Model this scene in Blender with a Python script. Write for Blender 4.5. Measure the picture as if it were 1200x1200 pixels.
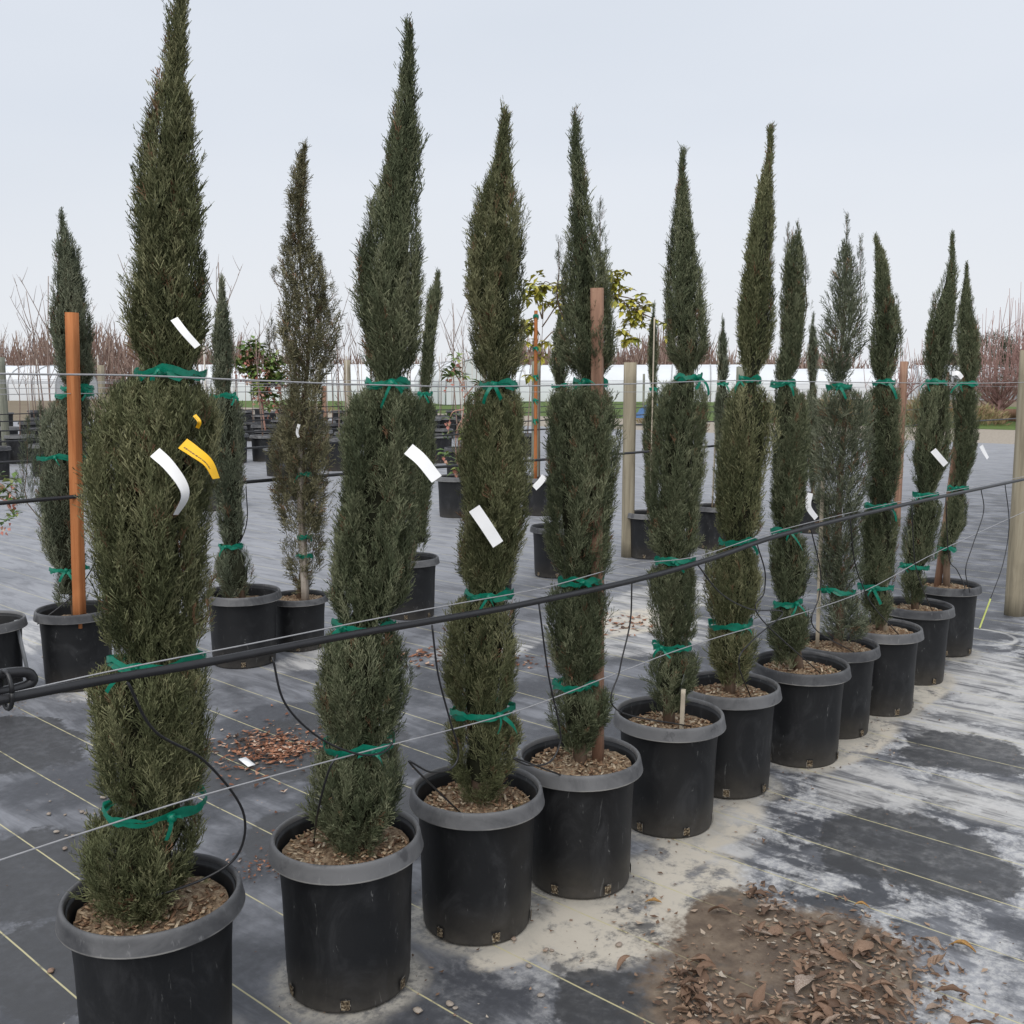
import bpy, math, random
import numpy as np

# ------------------------------------------------------------------ camera, sky, sun, exposure
sc = bpy.context.scene
for o in list(bpy.data.objects):
    bpy.data.objects.remove(o)
C = sc.collection
EYE = 1.70
cam_d = bpy.data.cameras.new('camera')
cam_d.sensor_width = 36.0
cam_d.lens = 36.0
cam_d.clip_start = 0.05
cam_d.clip_end = 2000
cam = bpy.data.objects.new('camera', cam_d)
cam.location = (0, 0, EYE)
cam.rotation_euler = (math.radians(90 - 7.266), 0, 0)
C.objects.link(cam)
sc.camera = cam

world = bpy.data.worlds.new('World')
sc.world = world
world.use_nodes = True
wn, wl = world.node_tree.nodes, world.node_tree.links
wn.clear()
wout = wn.new('ShaderNodeOutputWorld')
wbg = wn.new('ShaderNodeBackground')
sky = wn.new('ShaderNodeTexSky')
sky.sky_type = 'NISHITA'
sky.sun_disc = False
sky.sun_elevation = math.radians(52)
sky.sun_rotation = math.radians(200)
sky.air_density = 1.0
sky.dust_density = 6.0
skygain = wn.new('ShaderNodeVectorMath'); skygain.operation = 'SCALE'
skygain.inputs['Scale'].default_value = 0.10
wl.new(sky.outputs[0], skygain.inputs[0])
wtc = wn.new('ShaderNodeTexCoord')
wmap = wn.new('ShaderNodeMapping')
wmap.inputs['Scale'].default_value = (1.0, 1.0, 3.5)
wnz = wn.new('ShaderNodeTexNoise')
wnz.inputs['Scale'].default_value = 1.3
wnz.inputs['Detail'].default_value = 4
wnz.inputs['Roughness'].default_value = 0.45
wl.new(wtc.outputs['Generated'], wmap.inputs[0])
wl.new(wmap.outputs[0], wnz.inputs['Vector'])
wr = wn.new('ShaderNodeValToRGB')
wr.color_ramp.elements[0].position = 0.25
wr.color_ramp.elements[0].color = (0.675, 0.73, 0.815, 1)
wr.color_ramp.elements[1].position = 0.8
wr.color_ramp.elements[1].color = (0.79, 0.83, 0.90, 1)
wl.new(wnz.outputs['Fac'], wr.inputs[0])
# the cloud deck pales towards the horizon all the way round
wsep = wn.new('ShaderNodeSeparateXYZ')
wl.new(wtc.outputs['Generated'], wsep.inputs[0])
whz = wn.new('ShaderNodeMapRange')
whz.inputs['From Min'].default_value = 0.0
whz.inputs['From Max'].default_value = 0.22
whz.inputs['To Min'].default_value = 0.75
whz.inputs['To Max'].default_value = 0.0
wl.new(wsep.outputs['Z'], whz.inputs['Value'])
wmix1 = wn.new('ShaderNodeMixRGB')
wmix1.inputs['Color2'].default_value = (0.87, 0.885, 0.905, 1)
wl.new(whz.outputs[0], wmix1.inputs['Fac'])
wl.new(wr.outputs[0], wmix1.inputs['Color1'])
wmix2 = wn.new('ShaderNodeMixRGB')
wmix2.inputs['Fac'].default_value = 0.06
wl.new(wmix1.outputs[0], wmix2.inputs['Color1'])
wl.new(skygain.outputs[0], wmix2.inputs['Color2'])
wl.new(wmix2.outputs[0], wbg.inputs['Color'])
wbg.inputs['Strength'].default_value = 0.655
wl.new(wbg.outputs[0], wout.inputs[0])

sun_d = bpy.data.lights.new('sun', 'SUN')
sun_d.energy = 1.5
sun_d.angle = math.radians(60)
sun_d.color = (1.0, 0.97, 0.93)
sun = bpy.data.objects.new('sun', sun_d)
# soft light from behind the photographer's shoulder, same bearing as the sky texture
sun.rotation_euler = (math.radians(38), 0, math.radians(-20))
C.objects.link(sun)

sc.view_settings.view_transform = 'Standard'
sc.view_settings.look = 'None'
sc.view_settings.exposure = 0.66
sc.view_settings.gamma = 1.0
sc.view_settings.use_curve_mapping = False
sc.render.engine = 'CYCLES'
sc.cycles.use_denoising = True
try:
    sc.cycles.denoiser = 'OPENIMAGEDENOISE'
    sc.cycles.denoising_input_passes = 'RGB_ALBEDO_NORMAL'
    sc.cycles.denoising_prefilter = 'ACCURATE'
except Exception:
    pass
sc.cycles.max_bounces = 6
sc.cycles.diffuse_bounces = 3
sc.cycles.glossy_bounces = 2
sc.cycles.transmission_bounces = 2
sc.cycles.transparent_max_bounces = 4
sc.cycles.caustics_reflective = False
sc.cycles.caustics_refractive = False

# ------------------------------------------------------------------ frame: u runs along the planted rows, v across them (+v towards the camera side)
TH = math.radians(41.863)
DU = np.array([math.sin(TH), math.cos(TH), 0.0])
DV = np.array([math.cos(TH), -math.sin(TH), 0.0])
def W(u, v, z=0.0):
    return DU * u + DV * v + np.array([0, 0, z])
ROW_ANGLE = math.pi / 2 - TH
R = np.random.default_rng(7)
random.seed(7)

# ------------------------------------------------------------------ helpers
def mesh_np(name, verts, quads=None, tris=None, mats=(), midx=None, attrs=None, smooth=False):
    me = bpy.data.meshes.new(name)
    verts = np.asarray(verts, np.float32)
    q = np.zeros((0, 4), np.int32) if quads is None else np.asarray(quads, np.int32).reshape(-1, 4)
    t = np.zeros((0, 3), np.int32) if tris is None else np.asarray(tris, np.int32).reshape(-1, 3)
    me.vertices.add(len(verts)); me.vertices.foreach_set('co', verts.ravel())
    loops = np.concatenate([q.ravel(), t.ravel()]).astype(np.int32)
    me.loops.add(len(loops)); me.loops.foreach_set('vertex_index', loops)
    n = len(q) + len(t)
    me.polygons.add(n)
    tot = np.concatenate([np.full(len(q), 4), np.full(len(t), 3)]).astype(np.int32)
    start = np.concatenate([[0], np.cumsum(tot)[:-1]]).astype(np.int32) if n else np.zeros(0, np.int32)
    me.polygons.foreach_set('loop_start', start)
    me.polygons.foreach_set('loop_total', tot)
    for m in mats: me.materials.append(m)
    if midx is not None: me.polygons.foreach_set('material_index', np.asarray(midx, np.int32))
    if smooth: me.polygons.foreach_set('use_smooth', np.ones(n, bool))
    for k, a in (attrs or {}).items():
        at = me.attributes.new(k, 'FLOAT', 'POINT'); at.data.foreach_set('value', np.asarray(a, np.float32))
    me.update(calc_edges=True)
    return me

def link(name, data, loc=(0, 0, 0), parent=None, rot=(0, 0, 0), kind=None):
    o = bpy.data.objects.new(name, data)
    o.location = tuple(float(x) for x in loc); o.rotation_euler = rot
    C.objects.link(o)
    if parent is not None: o.parent = parent
    if kind: o['kind'] = kind
    return o

def tag(o, label, cat, group=None):
    o['label'] = label; o['category'] = cat
    if group: o['group'] = group
    return o

def thing(name, label, cat, loc=(0, 0, 0), rotz=0.0, group=None):
    o = link(name, None, loc, rot=(0, 0, rotz))
    o.empty_display_size = 0.1
    return tag(o, label, cat, group)

def lathe(prof, seg=48, wob=0.0, seed=0):
    """prof: list of (r, z), open; returns verts, quads"""
    rr = np.random.default_rng(seed)
    p = np.array(prof, float); n = len(p)
    a = np.linspace(0, 2 * math.pi, seg, endpoint=False)
    v = np.zeros((n, seg, 3))
    wobv = 1 + wob * (np.sin(a * 2 + rr.uniform(0, 6)) + 0.5 * np.sin(a * 3 + rr.uniform(0, 6)))
    v[:, :, 0] = p[:, 0:1] * np.cos(a) * wobv; v[:, :, 1] = p[:, 0:1] * np.sin(a) * wobv; v[:, :, 2] = p[:, 1:2]
    i, j = np.meshgrid(np.arange(n - 1), np.arange(seg), indexing='ij')
    j2 = (j + 1) % seg
    q = np.stack([i * seg + j, i * seg + j2, (i + 1) * seg + j2, (i + 1) * seg + j], -1).reshape(-1, 4)
    return v.reshape(-1, 3), q

def catmull(pts, per=8):
    P = np.array(pts, float)
    if len(P) < 3:
        return np.array([P[0] + (P[-1] - P[0]) * t for t in np.linspace(0, 1, per + 1)])
    Q = np.vstack([2 * P[0] - P[1], P, 2 * P[-1] - P[-2]])
    out = []
    for i in range(1, len(Q) - 2):
        p0, p1, p2, p3 = Q[i - 1], Q[i], Q[i + 1], Q[i + 2]
        for t in np.linspace(0, 1, per, endpoint=False):
            out.append(.5 * (2 * p1 + (p2 - p0) * t + (2 * p0 - 5 * p1 + 4 * p2 - p3) * t * t + (3 * p1 - p0 - 3 * p2 + p3) * t ** 3))
    out.append(P[-1])
    return np.array(out)

def tube(path, rad, seg=8, cap=True):
    P = np.asarray(path, float); n = len(P)
    rad = np.broadcast_to(np.asarray(rad, float), (n,))
    T = np.gradient(P, axis=0); T /= np.linalg.norm(T, axis=1, keepdims=True) + 1e-9
    up = np.array([0, 0, 1.0]) if abs(T[0][2]) < .9 else np.array([1.0, 0, 0])
    N = np.zeros_like(P); N[0] = np.cross(T[0], up); N[0] /= np.linalg.norm(N[0])
    for i in range(1, n):
        x = N[i - 1] - T[i] * (N[i - 1] @ T[i]); N[i] = x / (np.linalg.norm(x) + 1e-9)
    B = np.cross(T, N)
    a = np.linspace(0, 2 * math.pi, seg, endpoint=False)
    v = P[:, None] + rad[:, None, None] * (np.cos(a)[None, :, None] * N[:, None] + np.sin(a)[None, :, None] * B[:, None])
    i, j = np.meshgrid(np.arange(n - 1), np.arange(seg), indexing='ij'); j2 = (j + 1) % seg
    q = np.stack([i * seg + j, i * seg + j2, (i + 1) * seg + j2, (i + 1) * seg + j], -1).reshape(-1, 4)
    v = v.reshape(-1, 3); t = []
    if cap:
        v = np.vstack([v, P[0], P[-1]]); c0 = n * seg; c1 = c0 + 1
        for k in range(seg):
            t.append((c0, (k + 1) % seg, k)); t.append((c1, (n - 1) * seg + k, (n - 1) * seg + (k + 1) % seg))
    return v, q, np.array(t, int).reshape(-1, 3)

class MB:
    """collects pieces of one mesh"""
    def __init__(s): s.v, s.q, s.t, s.n, s.mq, s.mt = [], [], [], 0, [], []
    def add(s, v, q=None, t=None, m=0):
        v = np.asarray(v, float)
        if q is not None and len(q): s.q.append(np.asarray(q) + s.n); s.mq += [m] * len(q)
        if t is not None and len(t): s.t.append(np.asarray(t) + s.n); s.mt += [m] * len(t)
        s.v.append(v); s.n += len(v); return s
    def tube(s, path, rad, seg=8, m=0): v, q, t = tube(path, rad, seg); return s.add(v, q, t, m)
    def box(s, c, size, rot=None, m=0):
        h = np.array(size) / 2
        v = np.array([[x, y, z] for x in (-1, 1) for y in (-1, 1) for z in (-1, 1)]) * h
        if rot is not None: v = v @ np.asarray(rot).T
        q = [(0, 1, 3, 2), (4, 6, 7, 5), (0, 4, 5, 1), (2, 3, 7, 6), (0, 2, 6, 4), (1, 5, 7, 3)]
        return s.add(v + np.array(c), q, None, m)
    def mesh(s, name, mats, smooth=False):
        if not isinstance(mats, (list, tuple)): mats = [mats]
        return mesh_np(name, np.vstack(s.v), np.vstack(s.q) if s.q else None, np.vstack(s.t) if s.t else None, mats, s.mq + s.mt, smooth=smooth)
    def build(s, name, mats, loc=(0, 0, 0), parent=None, smooth=False, kind=None, rot=(0, 0, 0)):
        return link(name, s.mesh(name, mats, smooth), loc, parent, rot, kind)

def rotm(ax, ay, az):
    cx, sx, cy, sy, cz, sz = math.cos(ax), math.sin(ax), math.cos(ay), math.sin(ay), math.cos(az), math.sin(az)
    return np.array([[cz, -sz, 0], [sz, cz, 0], [0, 0, 1]]) @ np.array([[cy, 0, sy], [0, 1, 0], [-sy, 0, cy]]) @ np.array([[1, 0, 0], [0, cx, -sx], [0, sx, cx]])

def unit(a): return a / (np.linalg.norm(a, axis=-1, keepdims=True) + 1e-9)

# ------------------------------------------------------------------ materials
class Nodes:
    def __init__(s, name, rough=.6, spec=.3):
        s.m = bpy.data.materials.new(name); s.m.use_nodes = True
        s.nt = s.m.node_tree; s.N = s.nt.nodes; s.L = s.nt.links
        s.b = s.N['Principled BSDF']
        s.b.inputs['Roughness'].default_value = rough
        s.b.inputs['Specular IOR Level'].default_value = spec
        s.tc = s.N.new('ShaderNodeTexCoord')
    def put(s, sock, x):
        if isinstance(x, bpy.types.NodeSocket): s.L.new(x, sock)
        elif isinstance(x, (tuple, list)) and len(x) == 3 and sock.type == 'RGBA': sock.default_value = (*x, 1)
        else: sock.default_value = x
    def noise(s, scale, detail=4, rough=.55, vec=None, stretch=None, dist=0.0, off=None):
        n = s.N.new('ShaderNodeTexNoise'); n.inputs['Scale'].default_value = scale
        n.inputs['Detail'].default_value = detail; n.inputs['Roughness'].default_value = rough; n.inputs['Distortion'].default_value = dist
        vec = vec or s.tc.outputs['Object']
        if stretch or off:
            mp = s.N.new('ShaderNodeMapping'); mp.inputs['Scale'].default_value = stretch or (1, 1, 1); mp.inputs['Location'].default_value = off or (0, 0, 0)
            s.L.new(vec, mp.inputs[0]); vec = mp.outputs[0]
        s.L.new(vec, n.inputs['Vector']); return n.outputs['Fac']
    def math(s, op, a, b=0.0, clamp=False):
        n = s.N.new('ShaderNodeMath'); n.operation = op; n.use_clamp = clamp
        s.put(n.inputs[0], a); s.put(n.inputs[1], b); return n.outputs[0]
    def step(s, x, lo, hi, a=0.0, b=1.0):
        n = s.N.new('ShaderNodeMapRange'); n.interpolation_type = 'SMOOTHSTEP'
        s.put(n.inputs['Value'], x); n.inputs['From Min'].default_value = lo; n.inputs['From Max'].default_value = hi
        n.inputs['To Min'].default_value = a; n.inputs['To Max'].default_value = b; return n.outputs[0]
    def mix(s, f, a, b):
        n = s.N.new('ShaderNodeMixRGB'); s.put(n.inputs['Fac'], f); s.put(n.inputs['Color1'], a); s.put(n.inputs['Color2'], b); return n.outputs[0]
    def ramp(s, x, stops):
        n = s.N.new('ShaderNodeValToRGB'); e = n.color_ramp.elements
        while len(e) < len(stops): e.new(.5)
        for k, (p, c) in enumerate(stops): e[k].position = p; e[k].color = (*c, 1)
        s.put(n.inputs[0], x); return n.outputs[0]
    def attr(s, name):
        n = s.N.new('ShaderNodeAttribute'); n.attribute_name = name; return n.outputs['Fac']
    def rand(s):
        return s.N.new('ShaderNodeObjectInfo').outputs['Random']
    def objvec(s):
        """object coordinates shifted per object, so that copies do not wear alike"""
        oi = s.N.new('ShaderNodeObjectInfo'); v = s.N.new('ShaderNodeVectorMath'); v.operation = 'MULTIPLY_ADD'
        m = s.math('MULTIPLY', oi.outputs['Random'], 37.0)
        c = s.N.new('ShaderNodeCombineXYZ'); s.L.new(m, c.inputs[0]); s.L.new(m, c.inputs[1])
        v.operation = 'ADD'; s.L.new(s.tc.outputs['Object'], v.inputs[0]); s.L.new(c.outputs[0], v.inputs[1]); return v.outputs[0]
    def color(s, x): s.put(s.b.inputs['Base Color'], x); return s
    def rough(s, x): s.put(s.b.inputs['Roughness'], x); return s
    def bump(s, h, strength=.3, dist=.01):
        n = s.N.new('ShaderNodeBump'); n.inputs['Strength'].default_value = strength; n.inputs['Distance'].default_value = dist
        s.L.new(h, n.inputs['Height']); s.L.new(n.outputs[0], s.b.inputs['Normal']); return s

def plain(name, col, rough=.6, spec=.3, var=.25, scale=30.0, bump=0.0):
    k = Nodes(name, rough, spec)
    n = k.noise(scale, 5, .6, vec=k.objvec())
    lo = tuple(c * (1 - var) for c in col); hi = tuple(min(1, c * (1 + var)) for c in col)
    k.color(k.mix(n, lo, hi))
    if bump: k.bump(n, bump, .01)
    return k.m

def foliage_mat(name, dark, mid, light):
    k = Nodes(name, .62, .22)
    t = k.attr('tint')
    geo = k.N.new('ShaderNodeNewGeometry')
    big = k.noise(3.0, 3, .6, vec=geo.outputs['Position'])
    t2 = k.math('ADD', t, k.math('MULTIPLY', k.math('SUBTRACT', big, .5), .55), clamp=True)
    k.color(k.ramp(t2, [(0, dark), (.5, mid), (1, light)]))
    return k.m

M = {}
M['fol_green'] = foliage_mat('cypress_green', (.042, .050, .022), (.134, .146, .070), (.300, .292, .160))
M['fol_deep'] = foliage_mat('cypress_deep_green', (.038, .049, .026), (.116, .136, .074), (.262, .272, .165))
M['fol_grey'] = foliage_mat('cypress_grey_green', (.054, .068, .042), (.140, .160, .104), (.275, .285, .195))
M['fol_olive'] = foliage_mat('juniper_olive', (.060, .062, .032), (.150, .142, .080), (.280, .255, .150))
M['fol_dead'] = foliage_mat('dead_twigs', (.11, .06, .035), (.19, .105, .06), (.28, .17, .10))
M['core'] = plain('inner_twig_shade', (.030, .032, .020), .9, .05, .4, 40)  # inner twigs coloured near black, shade between plumes put into the colour
def bark():
    k = Nodes('bark', .85, .15)
    n = k.noise(30, 6, .65, stretch=(1, 1, .12))
    k.color(k.ramp(n, [(.3, (.10, .065, .045)), (.6, (.21, .15, .11)), (.8, (.30, .24, .19))])).bump(n, .5, .01)
    return k.m
M['bark'] = bark()

def pot_mat(name, dust):
    k = Nodes(name, .45, .38)
    v = k.objvec()
    sep = k.N.new('ShaderNodeSeparateXYZ'); k.L.new(k.tc.outputs['Object'], sep.inputs[0])
    base = k.mix(k.noise(4, 4, .6, vec=v), (.0070, .0074, .0086), (.0135, .0143, .016))
    smear = k.noise(7, 6, .7, vec=v, stretch=(1, 1, .6), dist=1.2)
    scr = k.noise(26, 3, .6, vec=v, stretch=(1, 1, .25), dist=2.5)
    f1 = k.step(smear, .46, .72, 0, dust)
    f2 = k.math('MULTIPLY', k.step(scr, .655, .69), k.step(smear, .46, .6, .05, .5))
    low = k.math('MULTIPLY', k.step(sep.outputs['Z'], .0, .16, .5, 0), k.noise(14, 5, .7, vec=v))
    c = k.mix(f1, base, (.070, .071, .075))
    c = k.mix(f2, c, (.24, .24, .235))
    c = k.mix(low, c, (.17, .15, .125))
    k.color(c).rough(k.math('ADD', .40, k.math('MULTIPLY', smear, .3)))
    k.bump(k.noise(5, 2, .5, vec=v), .12, .02)
    return k.m
M['pot'] = pot_mat('black_pot_plastic', .32)
def rim_mat():
    k = Nodes('weathered_pot_rim', .55, .35)
    v = k.objvec()
    a = k.noise(5, 5, .65, vec=v, dist=.8); b = k.noise(45, 4, .7, vec=v, stretch=(1, 1, .3))
    amt = k.math('ADD', k.math('MULTIPLY', a, .75), k.math('MULTIPLY', k.rand(), .30))
    c = k.mix(k.step(amt, .35, .75), (.040, .041, .045), (.150, .150, .153))
    c = k.mix(k.step(b, .60, .72, 0, .5), c, (.25, .25, .25))
    c = k.mix(k.step(k.noise(9, 4, .6, vec=v, off=(3, 1, 8)), .60, .68, 0, .55), c, (.03, .03, .034))
    sp = k.N.new('ShaderNodeSeparateXYZ'); k.L.new(k.tc.outputs['Object'], sp.inputs[0])
    c = k.mix(k.math('MULTIPLY', k.step(sp.outputs['Z'], .3935, .3965, 1, 0), k.step(k.noise(6, 3, .6, vec=v, off=(9, 9, 1)), .38, .6, .1, .75)), c, (.32, .31, .29))
    k.color(c); k.bump(b, .08, .004)
    return k.m
M['rim'] = rim_mat()
def soil_mat():
    k = Nodes('bark_potting_mix', .9, .1)
    v = k.objvec()
    a = k.noise(60, 5, .75, vec=v); b = k.noise(9, 3, .6, vec=v)
    c = k.ramp(a, [(.30, (.06, .042, .03)), (.46, (.21, .145, .095)), (.60, (.38, .29, .195)), (.76, (.54, .46, .34))])
    c = k.mix(k.step(b, .58, .72, 0, .6), c, (.20, .21, .09))
    k.color(c).bump(a, .8, .012)
    return k.m
M['soil'] = soil_mat()
def chip_mat():
    k = Nodes('wood_chips', .85, .12)
    geo = k.N.new('ShaderNodeNewGeometry')
    c = k.ramp(geo.outputs['Random Per Island'], [(0, (.10, .06, .04)), (.35, (.26, .155, .095)), (.7, (.40, .29, .185)), (1, (.56, .48, .36))])
    k.color(c); return k.m
M['chips'] = chip_mat()
def hole_mat():
    k = Nodes('soil_in_drain_hole', .9, .1)
    geo = k.N.new('ShaderNodeNewGeometry'); n = k.noise(150, 3, .7, vec=geo.outputs['Position'])
    k.color(k.ramp(n, [(.36, (.018, .015, .012)), (.50, (.12, .09, .06)), (.60, (.30, .24, .16)), (.70, (.46, .42, .33))])).bump(n, .7, .006)
    return k.m
M['hole'] = hole_mat()
def hole_edge_mat():
    k = Nodes('scuffed_hole_edge', .7, .2)
    geo = k.N.new('ShaderNodeNewGeometry'); n = k.noise(45, 3, .7, vec=geo.outputs['Position'])
    k.color(k.mix(k.step(n, .48, .58), (.02, .02, .022), (.24, .22, .19))); return k.m
M['hole_edge'] = hole_edge_mat()
def tie_mat():
    k = Nodes('green_tie_plastic', .28, .5)
    n = k.noise(60, 4, .6, vec=k.objvec())
    k.color(k.mix(n, (.0, .14, .085), (.015, .36, .235)))
    tr = k.N.new('ShaderNodeBsdfTranslucent'); tr.inputs['Color'].default_value = (.02, .42, .27, 1)
    ms = k.N.new('ShaderNodeMixShader'); ms.inputs[0].default_value = .35
    out = k.N['Material Output']
    k.L.new(k.b.outputs[0], ms.inputs[1]); k.L.new(tr.outputs[0], ms.inputs[2]); k.L.new(ms.outputs[0], out.inputs[0])
    k.bump(n, .35, .004)
    return k.m
M['tie'] = tie_mat()
M['hose'] = plain('black_polyethylene_hose', (.020, .020, .022), .38, .5, .35, 25)
M['drip'] = plain('black_drip_tube', (.018, .018, .020), .35, .5, .3, 40)
M['wire'] = plain('galvanised_wire', (.34, .34, .35), .4, .6, .25, 60)
M['steel_dull'] = plain('dull_grey_strap', (.24, .25, .26), .5, .4, .2, 30)
M['tag'] = plain('white_tag_paper', (.84, .84, .84), .5, .35, .04, 20)
def yellow_mat():
    k = Nodes('yellow_tag', .45, .4)
    uvn = k.N.new('ShaderNodeAttribute'); uvn.attribute_name = 'along'
    acr = k.attr('across')
    ink = k.math('MULTIPLY', k.step(k.math('ABSOLUTE', k.math('SUBTRACT', acr, .70)), .05, .08, 1, 0), k.step(k.math('ABSOLUTE', k.math('SUBTRACT', uvn.outputs['Fac'], .45)), .34, .36, 1, 0))
    cx = k.N.new('ShaderNodeCombineXYZ'); k.L.new(uvn.outputs['Fac'], cx.inputs[0])
    let = k.step(k.noise(70, 1, .5, vec=cx.outputs[0]), .42, .5)
    k.color(k.mix(k.math('MULTIPLY', ink, let), (.84, .47, .012), (.06, .05, .03)))
    return k.m
M['tag_yellow'] = yellow_mat()
def wood_mat(name, a, b, c, scale=9):
    k = Nodes(name, .75, .2)
    v = k.objvec()
    n = k.noise(scale, 6, .65, vec=v, stretch=(4, 4, .25), dist=.6); m = k.noise(3, 3, .6, vec=v)
    col = k.ramp(n, [(.25, a), (.5, b), (.75, c)])
    col = k.mix(k.step(m, .55, .75, 0, .45), col, a)
    k.color(col).bump(n, .35, .006)
    return k.m
M['stake_orange'] = wood_mat('orange_pine_stake', (.26, .085, .03), (.42, .155, .055), (.52, .22, .09))
M['stake_brown'] = wood_mat('brown_weathered_stake', (.15, .085, .06), (.30, .175, .12), (.40, .27, .19))
M['stake_grey'] = wood_mat('grey_weathered_stake', (.20, .16, .13), (.36, .31, .26), (.50, .45, .39))
M['post'] = wood_mat('treated_post_wood', (.17, .15, .11), (.31, .27, .195), (.41, .37, .28), 6)
M['post_green'] = wood_mat('mossy_post_wood', (.13, .14, .11), (.22, .225, .18), (.31, .31, .25), 6)
M['bamboo'] = plain('pale_cane', (.46, .40, .31), .55, .3, .2, 20)
def leaf_mat(name, stops):
    k = Nodes(name, .7, .25)
    k.color(k.mix(k.step(k.noise(40, 4, .6, vec=k.objvec()), .3, .75), k.ramp(k.rand(), stops), (.14, .085, .055)))
    return k.m
M['leaf_dry'] = leaf_mat('dry_leaf', [(0, (.075, .050, .038)), (.25, (.15, .095, .066)), (.5, (.24, .155, .108)), (.8, (.33, .235, .170)), (1, (.38, .33, .285))])
M['leaf_gold'] = leaf_mat('golden_leaf', [(0, (.46, .26, .07)), (1, (.55, .32, .10))])
M['pebble'] = leaf_mat('pebble', [(0, (.34, .31, .27)), (.5, (.45, .42, .37)), (1, (.30, .20, .15))])

# ------------------------------------------------------------------ ground
def mat_ground():
    k = Nodes('weed_mat', .5, .5)
    obj = k.tc.outputs['Object']
    sep = k.N.new('ShaderNodeSeparateXYZ'); k.L.new(obj, sep.inputs[0])
    U, V = sep.outputs['X'], sep.outputs['Y']
    edge = k.noise(5.5, 7, .68, dist=.4)
    edge2 = k.noise(2.1, 6, .62, off=(4, 7, 0))
    fine = k.noise(34, 6, .72)
    edge3 = k.noise(3.0, 4, .55, off=(8, 1, 0))
    def ell(u, v, ru, rv, ang=0.0, lo=.82, hi=1.06, amp=.55, n=None):
        mp = k.N.new('ShaderNodeMapping'); mp.vector_type = 'TEXTURE'
        mp.inputs['Location'].default_value = (u, -v, 0); mp.inputs['Rotation'].default_value = (0, 0, ang); mp.inputs['Scale'].default_value = (ru, rv, 1)
        k.L.new(obj, mp.inputs[0])
        ln = k.N.new('ShaderNodeVectorMath'); ln.operation = 'LENGTH'; k.L.new(mp.outputs[0], ln.inputs[0])
        d = k.math('ADD', ln.outputs['Value'], k.math('MULTIPLY', k.math('SUBTRACT', edge if n is None else n, .5), amp))
        d = k.math('ADD', d, k.math('MULTIPLY', k.math('SUBTRACT', fine, .5), .42))
        return k.step(d, lo, hi, 1, 0)
    def union(xs):
        r = xs[0]
        for x in xs[1:]: r = k.math('MAXIMUM', r, x)
        return r
    # woven plastic, dark, with a thin bloom of dust
    c = k.mix(k.noise(1.1, 5, .6), (.036, .038, .044), (.068, .071, .081))
    c = k.mix(k.step(fine, .45, .75, 0, .35), c, (.13, .135, .15))
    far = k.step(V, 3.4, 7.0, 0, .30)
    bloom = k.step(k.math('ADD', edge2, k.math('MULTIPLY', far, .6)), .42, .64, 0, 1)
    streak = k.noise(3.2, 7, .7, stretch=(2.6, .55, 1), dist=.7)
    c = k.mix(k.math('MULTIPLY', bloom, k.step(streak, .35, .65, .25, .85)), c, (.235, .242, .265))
    c = k.mix(k.math('MULTIPLY', k.step(V, 3.6, 8.5, 0, .85), k.step(streak, .30, .66, .42, 1.0)), c, (.30, .306, .328))  # farther mat paler in streaks: sky sheen put into the dust colour
    # lime bloom and silt washed across the aisle in front of the pots
    band = k.math('MULTIPLY', k.step(V, .3, 1.0), k.step(V, 2.25, 1.8))
    band = k.math('MULTIPLY', band, k.step(U, 1.6, 2.6))
    lime = k.math('MULTIPLY', band, k.step(k.math('ADD', k.math('MULTIPLY', edge, .6), k.math('MULTIPLY', streak, .4)), .46, .56))
    c = k.mix(k.math('MULTIPLY', lime, .66), c, (.40, .405, .425))
    c = k.mix(k.math('MULTIPLY', k.math('MULTIPLY', lime, k.step(fine, .40, .62)), .6), c, (.62, .61, .585))
    spots = union([ell(*p) for p in ((4.05, -1.62, .34, .22, .5), (4.28, -1.2, .25, .30, .2), (5.2, -1.55, .5, .35, .4), (6.1, -1.75, .6, .30, .3), (3.3, -1.85, .3, .14, .2), (5.6, -3.9, .7, .5), (4.7, -4.4, .5, .25), (3.9, -5.0, .45, .22), (6.9, -4.4, .9, .4), (2.75, -5.4, .4, .3), (1.55, -6.3, .8, .35), (3.0, -6.9, .9, .5))])
    c = k.mix(k.math('MULTIPLY', spots, k.step(streak, .38, .6, .15, .85)), c, (.50, .49, .475))
    # tan silt
    tan = union([ell(*p) for p in ((2.66, -1.80, .52, .26, .0), (3.3, -1.93, .35, .14), (2.2, -1.95, .2, .1), (4.55, -1.93, .5, .16), (5.5, -2.0, .6, .16), (5.85, -4.15, .55, .32))])
    c = k.mix(k.math('MULTIPLY', tan, k.step(k.math('ADD', k.math('MULTIPLY', edge, .7), k.math('MULTIPLY', fine, .3)), .41, .53, .15, .97)), c, (.52, .475, .40))
    # silt collar round every pot foot
    col = union([ell(u, v, .225, .225, 0, .86, 1.12, .5) for u, v in POT_FEET])
    c = k.mix(k.math('MULTIPLY', col, k.step(fine, .36, .6, .25, .9)), c, (.41, .385, .335))
    # damp patches keep the mat black
    wetn = k.noise(22, 5, .7, off=(3, 3, 0))
    wet = union([ell(*p, 0, .88, 1.0, 1.15, edge3) for p in ((3.63, -1.25, .36, .36), (4.78, -1.48, .33, .27), (2.75, -3.85, .62, .42), (1.45, -3.5, .33, .42), (1.2, -2.9, .3, .3), (2.45, -3.0, .5, .3), (2.15, -1.55, .16, .20), (6.1, -1.2, .5, .3), (1.9, -4.9, .3, .5))])
    c = k.mix(k.math('MULTIPLY', wet, k.step(wetn, .35, .7, .97, .74)), c, k.mix(fine, (.036, .037, .040), (.056, .056, .058)))
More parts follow.
